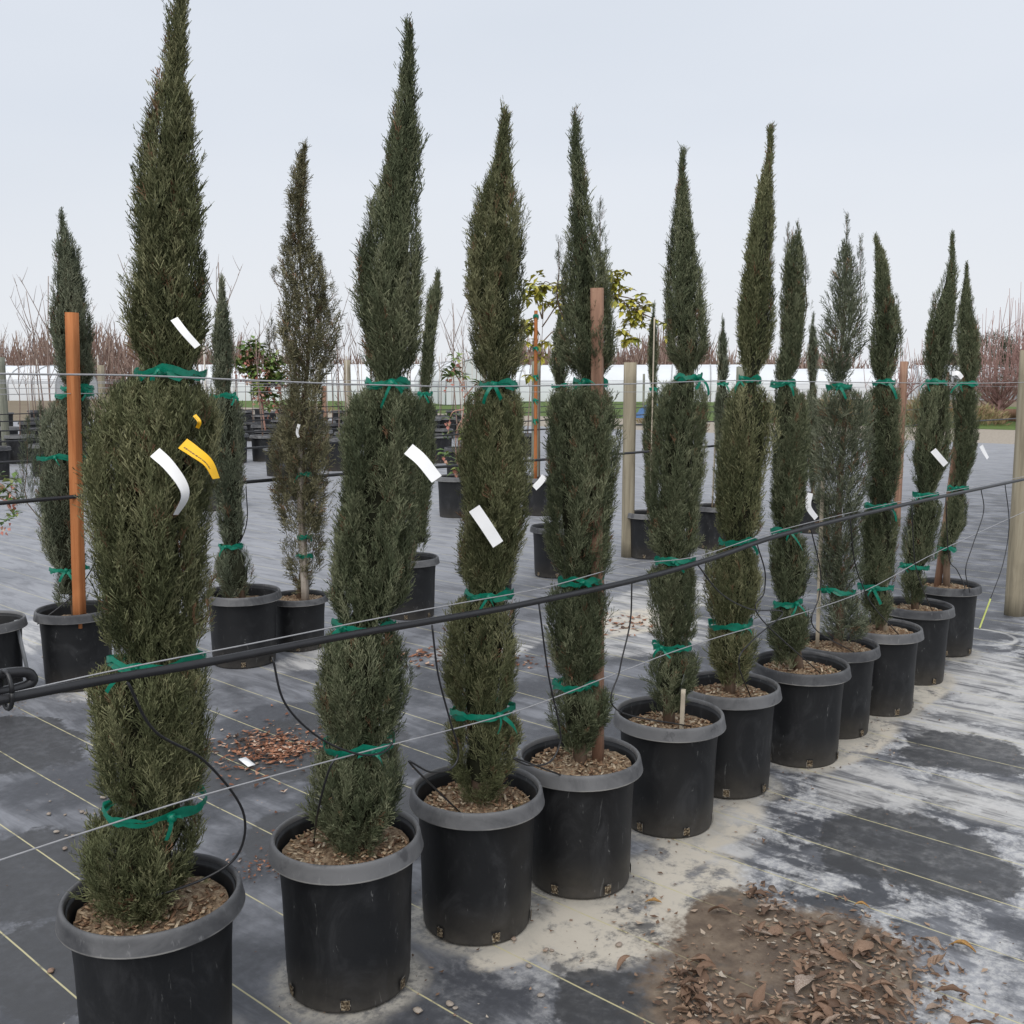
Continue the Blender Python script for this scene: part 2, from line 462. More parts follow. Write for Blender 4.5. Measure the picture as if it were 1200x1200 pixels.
    # mud
    mud = union([ell(2.55, -1.24, .50, .40, .35, .80, 1.05, 1.3, edge3), ell(2.74, -1.55, .24, .13, .2, .8, 1.02, .5)])
    mudcol = k.ramp(k.math('ADD', k.math('MULTIPLY', k.noise(7, 6, .66, off=(2, 9, 0)), .75), k.math('MULTIPLY', fine, .25)), [(.3, (.060, .046, .036)), (.46, (.115, .084, .061)), (.60, (.19, .145, .105)), (.72, (.40, .35, .28))])
    mudcol = k.mix(k.step(k.noise(4, 5, .6, off=(11, 3, 0)), .56, .64, 0, .75), mudcol, (.085, .080, .072))
    mudf = k.math('MULTIPLY', mud, k.step(edge2, .30, .44, .45, 1))
    c = k.mix(mudf, c, mudcol)
    # dried ring where a pot once stood
    mp = k.N.new('ShaderNodeMapping'); mp.vector_type = 'TEXTURE'; mp.inputs['Location'].default_value = (7.1, 2.16, 0); mp.inputs['Scale'].default_value = (.235, .235, 1)
    k.L.new(obj, mp.inputs[0]); ln = k.N.new('ShaderNodeVectorMath'); ln.operation = 'LENGTH'; k.L.new(mp.outputs[0], ln.inputs[0])
    ring = k.step(k.math('ABSOLUTE', k.math('SUBTRACT', k.math('ADD', ln.outputs['Value'], k.math('MULTIPLY', edge, .12)), 1.06)), .03, .09, 1, 0)
    c = k.mix(k.math('MULTIPLY', ring, k.step(streak, .38, .62, .45, .9)), c, (.50, .49, .47))
    # woven-in marker threads, one foot apart, square to the rows
    wv = k.math('MULTIPLY', k.math('SUBTRACT', k.noise(1.6, 3, .5), .5), .012)
    ph = k.math('FRACT', k.math('ADD', k.math('DIVIDE', k.math('SUBTRACT', k.math('ADD', U, wv), 1.17), .325), 100.5))
    ln2 = k.math('MULTIPLY', k.math('ABSOLUTE', k.math('SUBTRACT', ph, .5)), .325)
    thread = k.math('MULTIPLY', k.step(ln2, .0018, .0034, 1, 0), k.step(k.noise(9, 4, .7, off=(5, 5, 0)), .34, .5, .25, .95))
    thread = k.math('MULTIPLY', thread, k.math('SUBTRACT', 1.0, k.math('MULTIPLY', mudf, .75)))
    c = k.mix(thread, c, (.50, .455, .26))
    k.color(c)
    k.rough(k.math('SUBTRACT', k.step(edge2, .3, .7, .50, .66), k.math('MULTIPLY', wet, .10)))
    # weave and wrinkles
    wvn = k.N.new('ShaderNodeTexWave'); wvn.inputs['Scale'].default_value = 110; wvn.bands_direction = 'X'; wvn.inputs['Distortion'].default_value = 1.5
    k.L.new(obj, wvn.inputs['Vector'])
    wr1 = k.noise(1.5, 3, .5, stretch=(1.8, .55, 1), off=(1, 2, 0))
    h = k.math('ADD', k.math('MULTIPLY', wvn.outputs['Fac'], .010), k.math('ADD', k.math('MULTIPLY', wr1, 1.0), k.math('MULTIPLY', fine, .035)))
    k.bump(h, .34, .05)
    return k.m

POT_A = [(1.200, -2.283), (1.736, -2.182), (2.220, -2.140), (2.661, -2.071), (3.249, -2.098), (3.724, -2.108), (4.243, -2.044), (4.688, -2.076), (5.165, -2.046), (5.824, -2.116), (6.561, -2.194)]
POT_FEET = list(POT_A)
M['mat'] = mat_ground()

def grid(name, u0, u1, w0, w1, nu, nw, z, mat, amp=0.0, seed=1):
    uu, ww = np.meshgrid(np.linspace(u0, u1, nu + 1), np.linspace(w0, w1, nw + 1), indexing='ij')
    rr = np.random.default_rng(seed); zz = np.zeros_like(uu)
    for _ in range(24):
        f = rr.uniform(.8, 5.5); a = rr.normal(0, .35); zz += np.sin(f * (uu * math.cos(a) + ww * math.sin(a) * .5) + rr.uniform(0, 6)) / f * rr.uniform(.4, 1)
    zz *= amp / (zz.std() + 1e-9) if amp else 0
    v = np.stack([uu, ww, zz + z], -1).reshape(-1, 3)
    i, j = np.meshgrid(np.arange(nu), np.arange(nw), indexing='ij'); s = nw + 1
    q = np.stack([i * s + j, (i + 1) * s + j, (i + 1) * s + j + 1, i * s + j + 1], -1).reshape(-1, 4)
    return link(name, mesh_np(name, v, q, mats=[mat], smooth=True), (0, 0, 0), rot=(0, 0, ROW_ANGLE), kind='structure')

M['earth'] = plain('bare_earth', (.20, .165, .12), .95, .05, .35, .6)
M['gravel'] = plain('gravel_path', (.33, .29, .24), .95, .1, .55, 14, .3)
M['lawn'] = plain('green_verge', (.10, .145, .045), .9, .1, .5, 3)
grid('ground', -700, 900, -700, 900, 4, 4, -.03, M['earth'])
grid('weed_mat', -6, 30, -7, 45, 120, 170, 0.0, M['mat'], .0022)
grid('gravel_path', 30.02, 39, -30, 60, 2, 2, -.012, M['gravel'])
grid('grass_verge', 39.02, 75, -40, 80, 2, 2, -.006, M['lawn'])

# ------------------------------------------------------------------ pots
def pot_meshes(rim_r, h):
    s = rim_r / .2175
    wall = [(0.0, .006), (.10 * s, .004), (.166 * s, .0), (.171 * s, .004), (.173 * s, .012), (.1745 * s, .050), (.1758 * s, .052), (.178 * s, h * .30), (.1815 * s, h * .58), (.1835 * s, h * .745), (.1850 * s, h * .755),
            (.1895 * s, h - .040), (.194 * s, h - .014), (.190 * s, h - .030), (.184 * s, h * .7), (.178 * s, h * .5)]
    rim = [(.1905 * s, h - .0455), (.1910 * s, h - .0465), (.2160 * s, h - .0490), (.2172 * s, h - .0488), (.2178 * s, h - .0475), (.2174 * s, h - .0450), (.2165 * s, h - .0425), (.2115 * s, h - .0160), (.2100 * s, h - .0085), (.2075 * s, h - .0030), (.2045 * s, h - .0005), (.2010 * s, h - .0005), (.1980 * s, h - .0035), (.1962 * s, h - .0090), (.1955 * s, h - .0150)]
    v, q = lathe(wall, 56, .004, 3); wm = mesh_np('pot_wall', v, q, mats=[M['pot']], smooth=True)
    v, q = lathe(rim, 64, .005, 3); rm = mesh_np('pot_rim', v, q, mats=[M['rim']], smooth=True)
    return wm, rm
def soil_mesh(r, seed):
    rr = np.random.default_rng(seed); rings = np.linspace(0, 1, 9); pts = []; seg = 40
    for k in rings:
        a = np.linspace(0, 2 * math.pi, seg, endpoint=False)
        z = rr.normal(0, .004, seg) + .02 * (1 - k) ** 2 + (.006 * np.sin(a * 2 + seed))
        pts.append(np.stack([k * r * np.cos(a), k * r * np.sin(a), z], -1))
    v = np.vstack(pts); i, j = np.meshgrid(np.arange(8), np.arange(seg), indexing='ij'); j2 = (j + 1) % seg
    q = np.stack([i * seg + j, (i + 1) * seg + j, (i + 1) * seg + j2, i * seg + j2], -1).reshape(-1, 4)
    return mesh_np('potting_mix', v, q, mats=[M['soil']], smooth=True)
def chips_mesh(r, n, seed):
    rr = np.random.default_rng(seed)
    rad = r * np.sqrt(rr.uniform(.02, .96, n)); a = rr.uniform(0, 2 * math.pi, n)
    c = np.stack([rad * np.cos(a), rad * np.sin(a), .02 * (1 - rad / r) ** 2 + rr.uniform(.0, .009, n)], -1)
    size = np.stack([rr.uniform(.006, .024, n), rr.uniform(.003, .009, n), rr.uniform(.002, .004, n)], -1)
    base = np.array([[x, y, z] for x in (-.5, .5) for y in (-.5, .5) for z in (-.5, .5)])
    az, ax, ay = rr.uniform(0, 6.3, n), rr.normal(0, .35, n), rr.normal(0, .35, n)
    ca, sa = np.cos(az), np.sin(az)
    loc = base[None] * size[:, None]
    loc[:, :, 2] += loc[:, :, 0] * ax[:, None] + loc[:, :, 1] * ay[:, None]
    x = loc[:, :, 0] * ca[:, None] - loc[:, :, 1] * sa[:, None]; y = loc[:, :, 0] * sa[:, None] + loc[:, :, 1] * ca[:, None]
    v = np.stack([x, y, loc[:, :, 2]], -1) + c[:, None]
    q = np.array([(0, 1, 3, 2), (4, 6, 7, 5), (0, 4, 5, 1), (2, 3, 7, 6), (0, 2, 6, 4), (1, 5, 7, 3)])
    Q = (q[None] + (np.arange(n) * 8)[:, None, None]).reshape(-1, 4)
    return mesh_np('wood_chips', v.reshape(-1, 3), Q, mats=[M['chips']])
def hole_mesh(r):
    b = MB(); n = 6; aw = .082
    for (zz0, zz1, w, off, m) in ((.010, .046, aw, .0022, 1), (.0135, .0425, aw * .84, .0034, 0)):
        a = np.linspace(-w, w, n)
        v = [(off + (r + (z - .012) * .04) * math.cos(x), (r + (z - .012) * .04) * math.sin(x) * 1.0, z) for z in (zz0, zz1) for x in a]
        b.add(v, [(i, i + 1, n + i + 1, n + i) for i in range(n - 1)], None, m)
    return b.mesh('drain_hole', [M['hole'], M['hole_edge']], True)
WALL, RIM = pot_meshes(.2175, .44)
HOLE = hole_mesh(.1735)
SOILS = [soil_mesh(.178, k) for k in range(3)]
CHIPS = [chips_mesh(.172, 420, k) for k in range(3)]
CHIPS_FEW = chips_mesh(.172, 150, 9)
def make_pot(u, v, label, group=None, chips=0, rot=0.0, scale=1.0, hscale=1.0, fill=.385, name='nursery_pot', tilt=0.0):
    t = thing(name, label, 'pot', W(u, v), rot, group)
    t.scale = (scale, scale, hscale); t.rotation_euler[0] = tilt
    w = link('pot_wall', WALL, parent=t); link('rim', RIM, parent=t)
    s = link('potting_mix', SOILS[random.randrange(3)], (0, 0, fill), t)
    if chips: link('wood_chips', CHIPS[random.randrange(3)] if chips > 1 else CHIPS_FEW, (0, 0, .001), s, kind='stuff')
    for k in range(6): link('drain_hole', HOLE, parent=w, rot=(0, 0, k * math.pi / 3))
    return t

ORD = ['eleventh', 'tenth', 'ninth', 'eighth', 'seventh', 'sixth', 'fifth', 'fourth', 'third', 'second', 'first']
RIMNOTE = ['scuffed grey-streaked rim', 'smooth greyish rim', 'dusty cracked rim', 'dark shiny rim', 'clean dark rim', 'dull greyed rim', 'smeared wall', 'narrow dusty rim', 'pale peeling rim', 'pale grey rim', 'whitened rim']
PS = [1.03, 1.0, .985, 1.0, 1.0, 1.0, 1.02, .95, .98, .97, .95]
for i, (u, v) in enumerate(POT_A):
    make_pot(u, v, f'black nursery pot with {RIMNOTE[i]} under the {ORD[i]} cypress from the end post', 'pots of the tied cypress row', 2 if i < 7 else 1, rot=[.55, .62, .9, 1.02, .8, .3, .55, .1, .75, .9, .2][i], scale=PS[i], fill=[.388, .392, .380, .396, .372, .384, .390, .4, .4, .392, .4][i], tilt=[.006, -.005, .008, -.007, .004, -.008, .006, .005, -.006, .007, -.005][i])

# ------------------------------------------------------------------ conifer foliage
def sprig_templates(n, hi, seed, fat=1.0, fluff=0.0):
    rr = np.random.default_rng(seed); out = []
    for _ in range(n):
        V, Q, tip = [], [], []
        def rib(p0, p1, w0, w1, t0, t1):
            d = p1 - p0; d = d / (np.linalg.norm(d) + 1e-9)
            a = rr.uniform(0, math.pi); nz = np.array([0, 0, 1.0]); s = np.cross(d, nz); s /= np.linalg.norm(s) + 1e-9; b = np.cross(s, d)
            s = s * math.cos(a) * 1.0 + b * math.sin(a)
            k = len(V); V.extend([p0 - s * w0 / 2, p0 + s * w0 / 2, p1 + s * w1 / 2, p1 - s * w1 / 2]); Q.append((k, k + 1, k + 2, k + 3)); tip.extend([t0, t0, t1, t1])
        nb = 3 if hi else 2
        bx, bz = rr.normal(0, .10), rr.normal(0, .14)
        ax = lambda t: np.array([bx * t * t, t, bz * t * t])
        for i in range(nb): rib(ax(i / nb), ax((i + 1) / nb),   .042 * fat * (1 - .4 * i / nb), .042 * fat * (1 - .4 * (i + 1) / nb), .3, .5)
        m = 9 if hi else 6
        for k in range(m):
            t = .08 + .86 * k / m + rr.uniform(-.03, .03); sd = 1 if k % 2 else -1
            an = rr.uniform(.38, .72) + fluff * .35; L = (.46 * (1 - .60 * t) + .06) * rr.uniform(.75, 1.2); tz = rr.normal(0, .55)
            d = np.array([sd * math.sin(an) * math.cos(tz), math.cos(an), math.sin(an) * math.sin(tz)])
            p = ax(t); e = p + d * L
            rib(p, e, .030 * fat, .025 * fat, .35, .85)
            ns = (2 if k < 5 else 1) if hi else (1 if k < 4 else 0)
            for s2 in range(ns):
                tt = rr.uniform(.3, .8); p2 = p + d * L * tt
                d2 = unit(d * .7 + np.array([rr.normal(0, .5), rr.uniform(.2, .9), rr.normal(0, .5)]))
                rib(p2, p2 + d2 * L * rr.uniform(.35, .65), .027 * fat, .022 * fat, .55, 1.1)
        out.append((np.array(V), np.array(Q), np.array(tip)))
    return out
T_HI = sprig_templates(7, True, 1, 1.0)
T_LO = sprig_templates(6, False, 2, 1.25)
T_FLUFF = sprig_templates(6, False, 3, 1.5, 1.0)

def place_sprigs(tm, pos, d, L, tint, rr):
    n = len(pos); d = unit(d)
    rn = rr.normal(size=(n, 3)); N = unit(rn - d * np.sum(rn * d, 1, keepdims=True)); X = np.cross(d, N)
    ch = rr.integers(0, len(tm), n); VV, QQ, TT = [], [], []; off = 0
    for k, (V, Q, tip) in enumerate(tm):
        ix = np.where(ch == k)[0]
        if not len(ix): continue
        v = pos[ix][:, None] + L[ix][:, None, None] * (V[None, :, 0:1] * X[ix][:, None] + V[None, :, 1:2] * d[ix][:, None] + V[None, :, 2:3] * N[ix][:, None])
        q = Q[None] + (np.arange(len(ix)) * len(V))[:, None, None] + off
        tt = tint[ix][:, None] + (tip[None] - .5) * .36
        VV.append(v.reshape(-1, 3)); QQ.append(q.reshape(-1, 4)); TT.append(tt.ravel()); off += len(ix) * len(V)
    return np.vstack(VV), np.vstack(QQ), np.clip(np.concatenate(TT), 0, 1)

def crown_points(prof, ties, ext, n, Ls, rr, style):
    """base points, directions, lengths and tints of every sprig of one crown"""
    p = np.array(prof); Z, DX, RR = p[:, 0], p[:, 1], p[:, 2]
    z_lo, z_hi = Z[0] - .055, Z[-1]
    zs = np.linspace(z_lo, z_hi, 400); rs = np.interp(zs, Z, RR)
    shrink = .20 * Ls
    tn = lambda z: np.max([np.clip(1 - np.abs(z - q) / .05, 0, 1) for q in ties] + [0 * z], axis=0)
    reff = lambda z: np.maximum(np.interp(z, Z, RR) - shrink * (1 - .7 * tn(z)), .42 * np.interp(z, Z, RR))
    wgt = np.maximum(rs, .02); cdf = np.cumsum(wgt); cdf /= cdf[-1]
    def facing(k):   # aisle side grows thicker than the side facing the next row
        a = rr.uniform(0, 2 * math.pi, k * 4); w = rr.random(k * 4) < np.where(np.sin(a) < .35, 1.0, .40); return a[w][:k]
    per = 30 if style != 'open' else 20; npl = max(10, int(n * (.86 if style != 'open' else .74) / per))
    ph0 = facing(npl)
    z0 = np.interp(rr.uniform(0, 1, npl), cdf, zs) - rr.uniform(.05, .2, npl)
    Lp = rr.uniform(.20, .42, npl) * (.75 + .5 * rr.random(npl))
    f0 = rr.uniform(.80, 1.05, npl) + .13 * (rr.random(npl) < .10) if style != 'open' else rr.uniform(.40, 1.22, npl)
    drift = rr.normal(0, .30, npl); pt = rr.normal(.5, .19, npl)
    t = (np.arange(per)[None] + rr.uniform(0, 1, (npl, per))) / per
    z = z0[:, None] + Lp[:, None] * t
    ph = ph0[:, None] + drift[:, None] * t
    fac = f0[:, None] * (.74 + .26 * np.minimum(1, t * 1.8))
    keep = (z > z_lo) & (z < z_hi - .005)
    lat = np.clip(rr.normal(0, 1, (npl, per)), -1.8, 1.8)   # place across the width of the fan
    wid = (.020 if style != 'open' else .034) * (1.05 - .85 * t)
    ph = ph + lat * wid / np.maximum(reff(np.clip(z, z_lo, z_hi)), .03)
    z, ph, fac, tt, lat = z[keep], ph[keep], fac[keep], t[keep], lat[keep]
    fac = fac * (1 - .06 * np.abs(lat)) + rr.normal(0, .03, len(z))
    tint = np.broadcast_to(pt[:, None], (npl, per))[keep] + rr.normal(0, .09, len(z))
    Lq = Ls * (1.12 - .42 * tt) * rr.uniform(.75, 1.25, len(z))
    # filler between the plumes
    m = max(0, n - len(z))
    z2 = np.interp(rr.uniform(0, 1, m), cdf, zs); ph2 = facing(m)
    fac2 = rr.uniform(.50, .84, m) if style != 'open' else rr.uniform(.1, .95, m)
    z = np.concatenate([z, z2]); ph = np.concatenate([ph, ph2]); fac = np.concatenate([fac, fac2])
    tint = np.concatenate([tint, rr.normal(.40, .12, m)]); Lq = np.concatenate([Lq, Ls * rr.uniform(.7, 1.1, m)])
    # vertical furrows between neighbouring fans
    k1, k2 = rr.integers(5, 8), rr.integers(9, 13); fur = .6 * np.sin(ph * k1 + 1.9 * np.sin(z * 4.3 + rr.uniform(0, 6)) + rr.uniform(0, 6)) + .4 * np.sin(ph * k2 + 1.5 * np.sin(z * 7.7 + rr.uniform(0, 6)) + 2.2 * np.sin(z * 2.1)); fac = fac * (.90 + (.13 if Ls < .0595 else .07) * fur) * (1 + .05 * np.sin(z * 13 + ph * 2 + rr.uniform(0, 6)))
    r = reff(z) * fac; dx = np.interp(z, Z, DX)
    rad = np.stack([np.cos(ph), np.sin(ph), np.zeros_like(ph)], -1); tan = np.stack([-np.sin(ph), np.cos(ph), np.zeros_like(ph)], -1)
    slope = (np.interp(z + .03, Z, RR) - np.interp(z - .03, Z, RR)) / .06
    slope = np.clip(slope, -.9, .9)
    out = rr.normal(.20 if style != 'open' else .55, .15 if style != 'open' else .2, len(z)); side = np.concatenate([lat * .20, rr.normal(0, .4, m)]) + rr.normal(0, .13 if style != 'open' else .40, len(z))
    narrow = np.clip(r / .05, .25, 1.0)
    d = np.array([0, 0, 1.0]) + rad * (out * narrow + np.clip(slope, -.6, .6) * .6)[:, None] + tan * (side * narrow)[:, None]
    # the ties pull the foliage in
    for tz in ties:
        near = np.clip(1 - np.abs(z - (tz - .030)) / .055, 0, 1)
        d -= rad * (near * .62)[:, None]
        r = r * (1 - .05 * near); Lq = Lq * (1 - .45 * near)
    d[z < z_lo + .12] -= np.array([0, 0, .45])
    pos = np.stack([dx + r * np.cos(ph), r * np.sin(ph), z], -1)
    # leaders: separate pointed tops
    lead = [(float(DX[-1]), float(z_hi), float(np.interp(z_hi - .22, Z, DX)), float(z_hi - .22), .013)] + list(ext)
    P2, D2, L2, T2 = [], [], [], []
    for (tx, tz, bx, bz, w) in lead:
        k = max(26, int((tz - bz) / .0055 * max(.6, w / .028)))
        s = rr.uniform(0, 1, k) ** .9; a = rr.uniform(0, 2 * math.pi, k); rad2 = w * (1 - s) ** .75 * rr.uniform(.2, 1.0, k)
        P2.append(np.stack([bx + (tx - bx) * s + rad2 * np.cos(a), rad2 * np.sin(a), bz + (tz - bz) * s - .01], -1))
        o = rr.uniform(.10, .42, k)
        D2.append(np.stack([o * np.cos(a), o * np.sin(a), np.ones(k)], -1)); L2.append(Ls * rr.uniform(.45, .8, k) * (1 - .3 * s)); T2.append(rr.normal(.34, .1, k))
    return np.vstack([pos] + P2), np.vstack([d] + D2), np.concatenate([Lq] + L2), np.concatenate([tint] + T2), lead

def make_tree(key, n, Ls, mat, label, name='cypress_tree', style='dense', tm=None, group=None, trunk_r=.022, cat='tree', seed=None, base_z=.392):
    u, v, prof, ties, ext = TREES[key]
    rr = np.random.default_rng(seed or (sum(ord(c) * 31 ** i for i, c in enumerate(key)) % 9973))
    t = thing(name, label, cat, W(u, v, base_z), 0, group)
    prof = [(z - base_z, dx, r) for z, dx, r in prof]; ties = [z - base_z for z in ties]
    ext = [(a, b - base_z, c, d - base_z, w) for a, b, c, d, w in ext]
    P, D, L, T, lead = crown_points(prof, ties, ext, n, Ls, rr, style)
    dead = rr.random(len(P)) < (.022 if style == 'dense' else .05)
    tm = tm or T_HI
    v1, q1, t1 = place_sprigs(tm, P[~dead], D[~dead], L[~dead], T[~dead], rr)
    v2, q2, t2 = place_sprigs(tm, P[dead] * np.array([.97, .97, 1]), D[dead], L[dead], T[dead], rr)
    V = [v1, v2]; Q = [q1, q2 + len(v1)]; MI = [0] * len(q1) + [1] * len(q2); TI = [t1, t2]; off = len(v1) + len(v2)
    p = np.array(prof)
    if style == 'dense':   # inner-twig core, near-black shade put in its colour; closes the view through the column
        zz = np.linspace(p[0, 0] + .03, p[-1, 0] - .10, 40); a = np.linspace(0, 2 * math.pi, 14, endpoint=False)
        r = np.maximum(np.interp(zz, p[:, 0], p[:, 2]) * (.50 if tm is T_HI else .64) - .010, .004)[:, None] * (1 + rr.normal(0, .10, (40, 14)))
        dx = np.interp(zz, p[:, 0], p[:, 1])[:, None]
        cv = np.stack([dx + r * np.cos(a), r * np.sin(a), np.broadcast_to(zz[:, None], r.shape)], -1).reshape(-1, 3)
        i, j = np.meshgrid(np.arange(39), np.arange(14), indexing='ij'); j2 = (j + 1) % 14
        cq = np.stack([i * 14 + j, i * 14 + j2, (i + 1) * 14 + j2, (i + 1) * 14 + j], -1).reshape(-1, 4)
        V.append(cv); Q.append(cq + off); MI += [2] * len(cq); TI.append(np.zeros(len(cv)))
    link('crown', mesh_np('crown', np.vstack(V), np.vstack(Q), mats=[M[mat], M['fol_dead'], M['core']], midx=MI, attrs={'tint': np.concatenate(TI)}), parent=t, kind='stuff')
    b = MB()
    zt = np.linspace(-.02, p[-1, 0] - .04, 14); xt = np.interp(zt, p[:, 0], p[:, 1]); xt = xt * np.clip((zt + .02) / .3, 0, 1)
    b.tube(np.stack([xt, 0 * xt, zt], -1), np.linspace(trunk_r, .003, 14), 8)
    for (tx, tz, bx, bz, w) in lead[1:]:
        zb = max(bz - .18, p[0, 0]); b.tube(catmull([(float(np.interp(zb, p[:, 0], p[:, 1])), 0, zb), (bx, 0, bz), ((bx + tx) / 2, 0, (bz + tz) / 2), (tx, 0, tz)], 3), np.linspace(.0035, .001, 10), 5)
    b.build('trunk', M['bark'], parent=t, smooth=True)
    return t

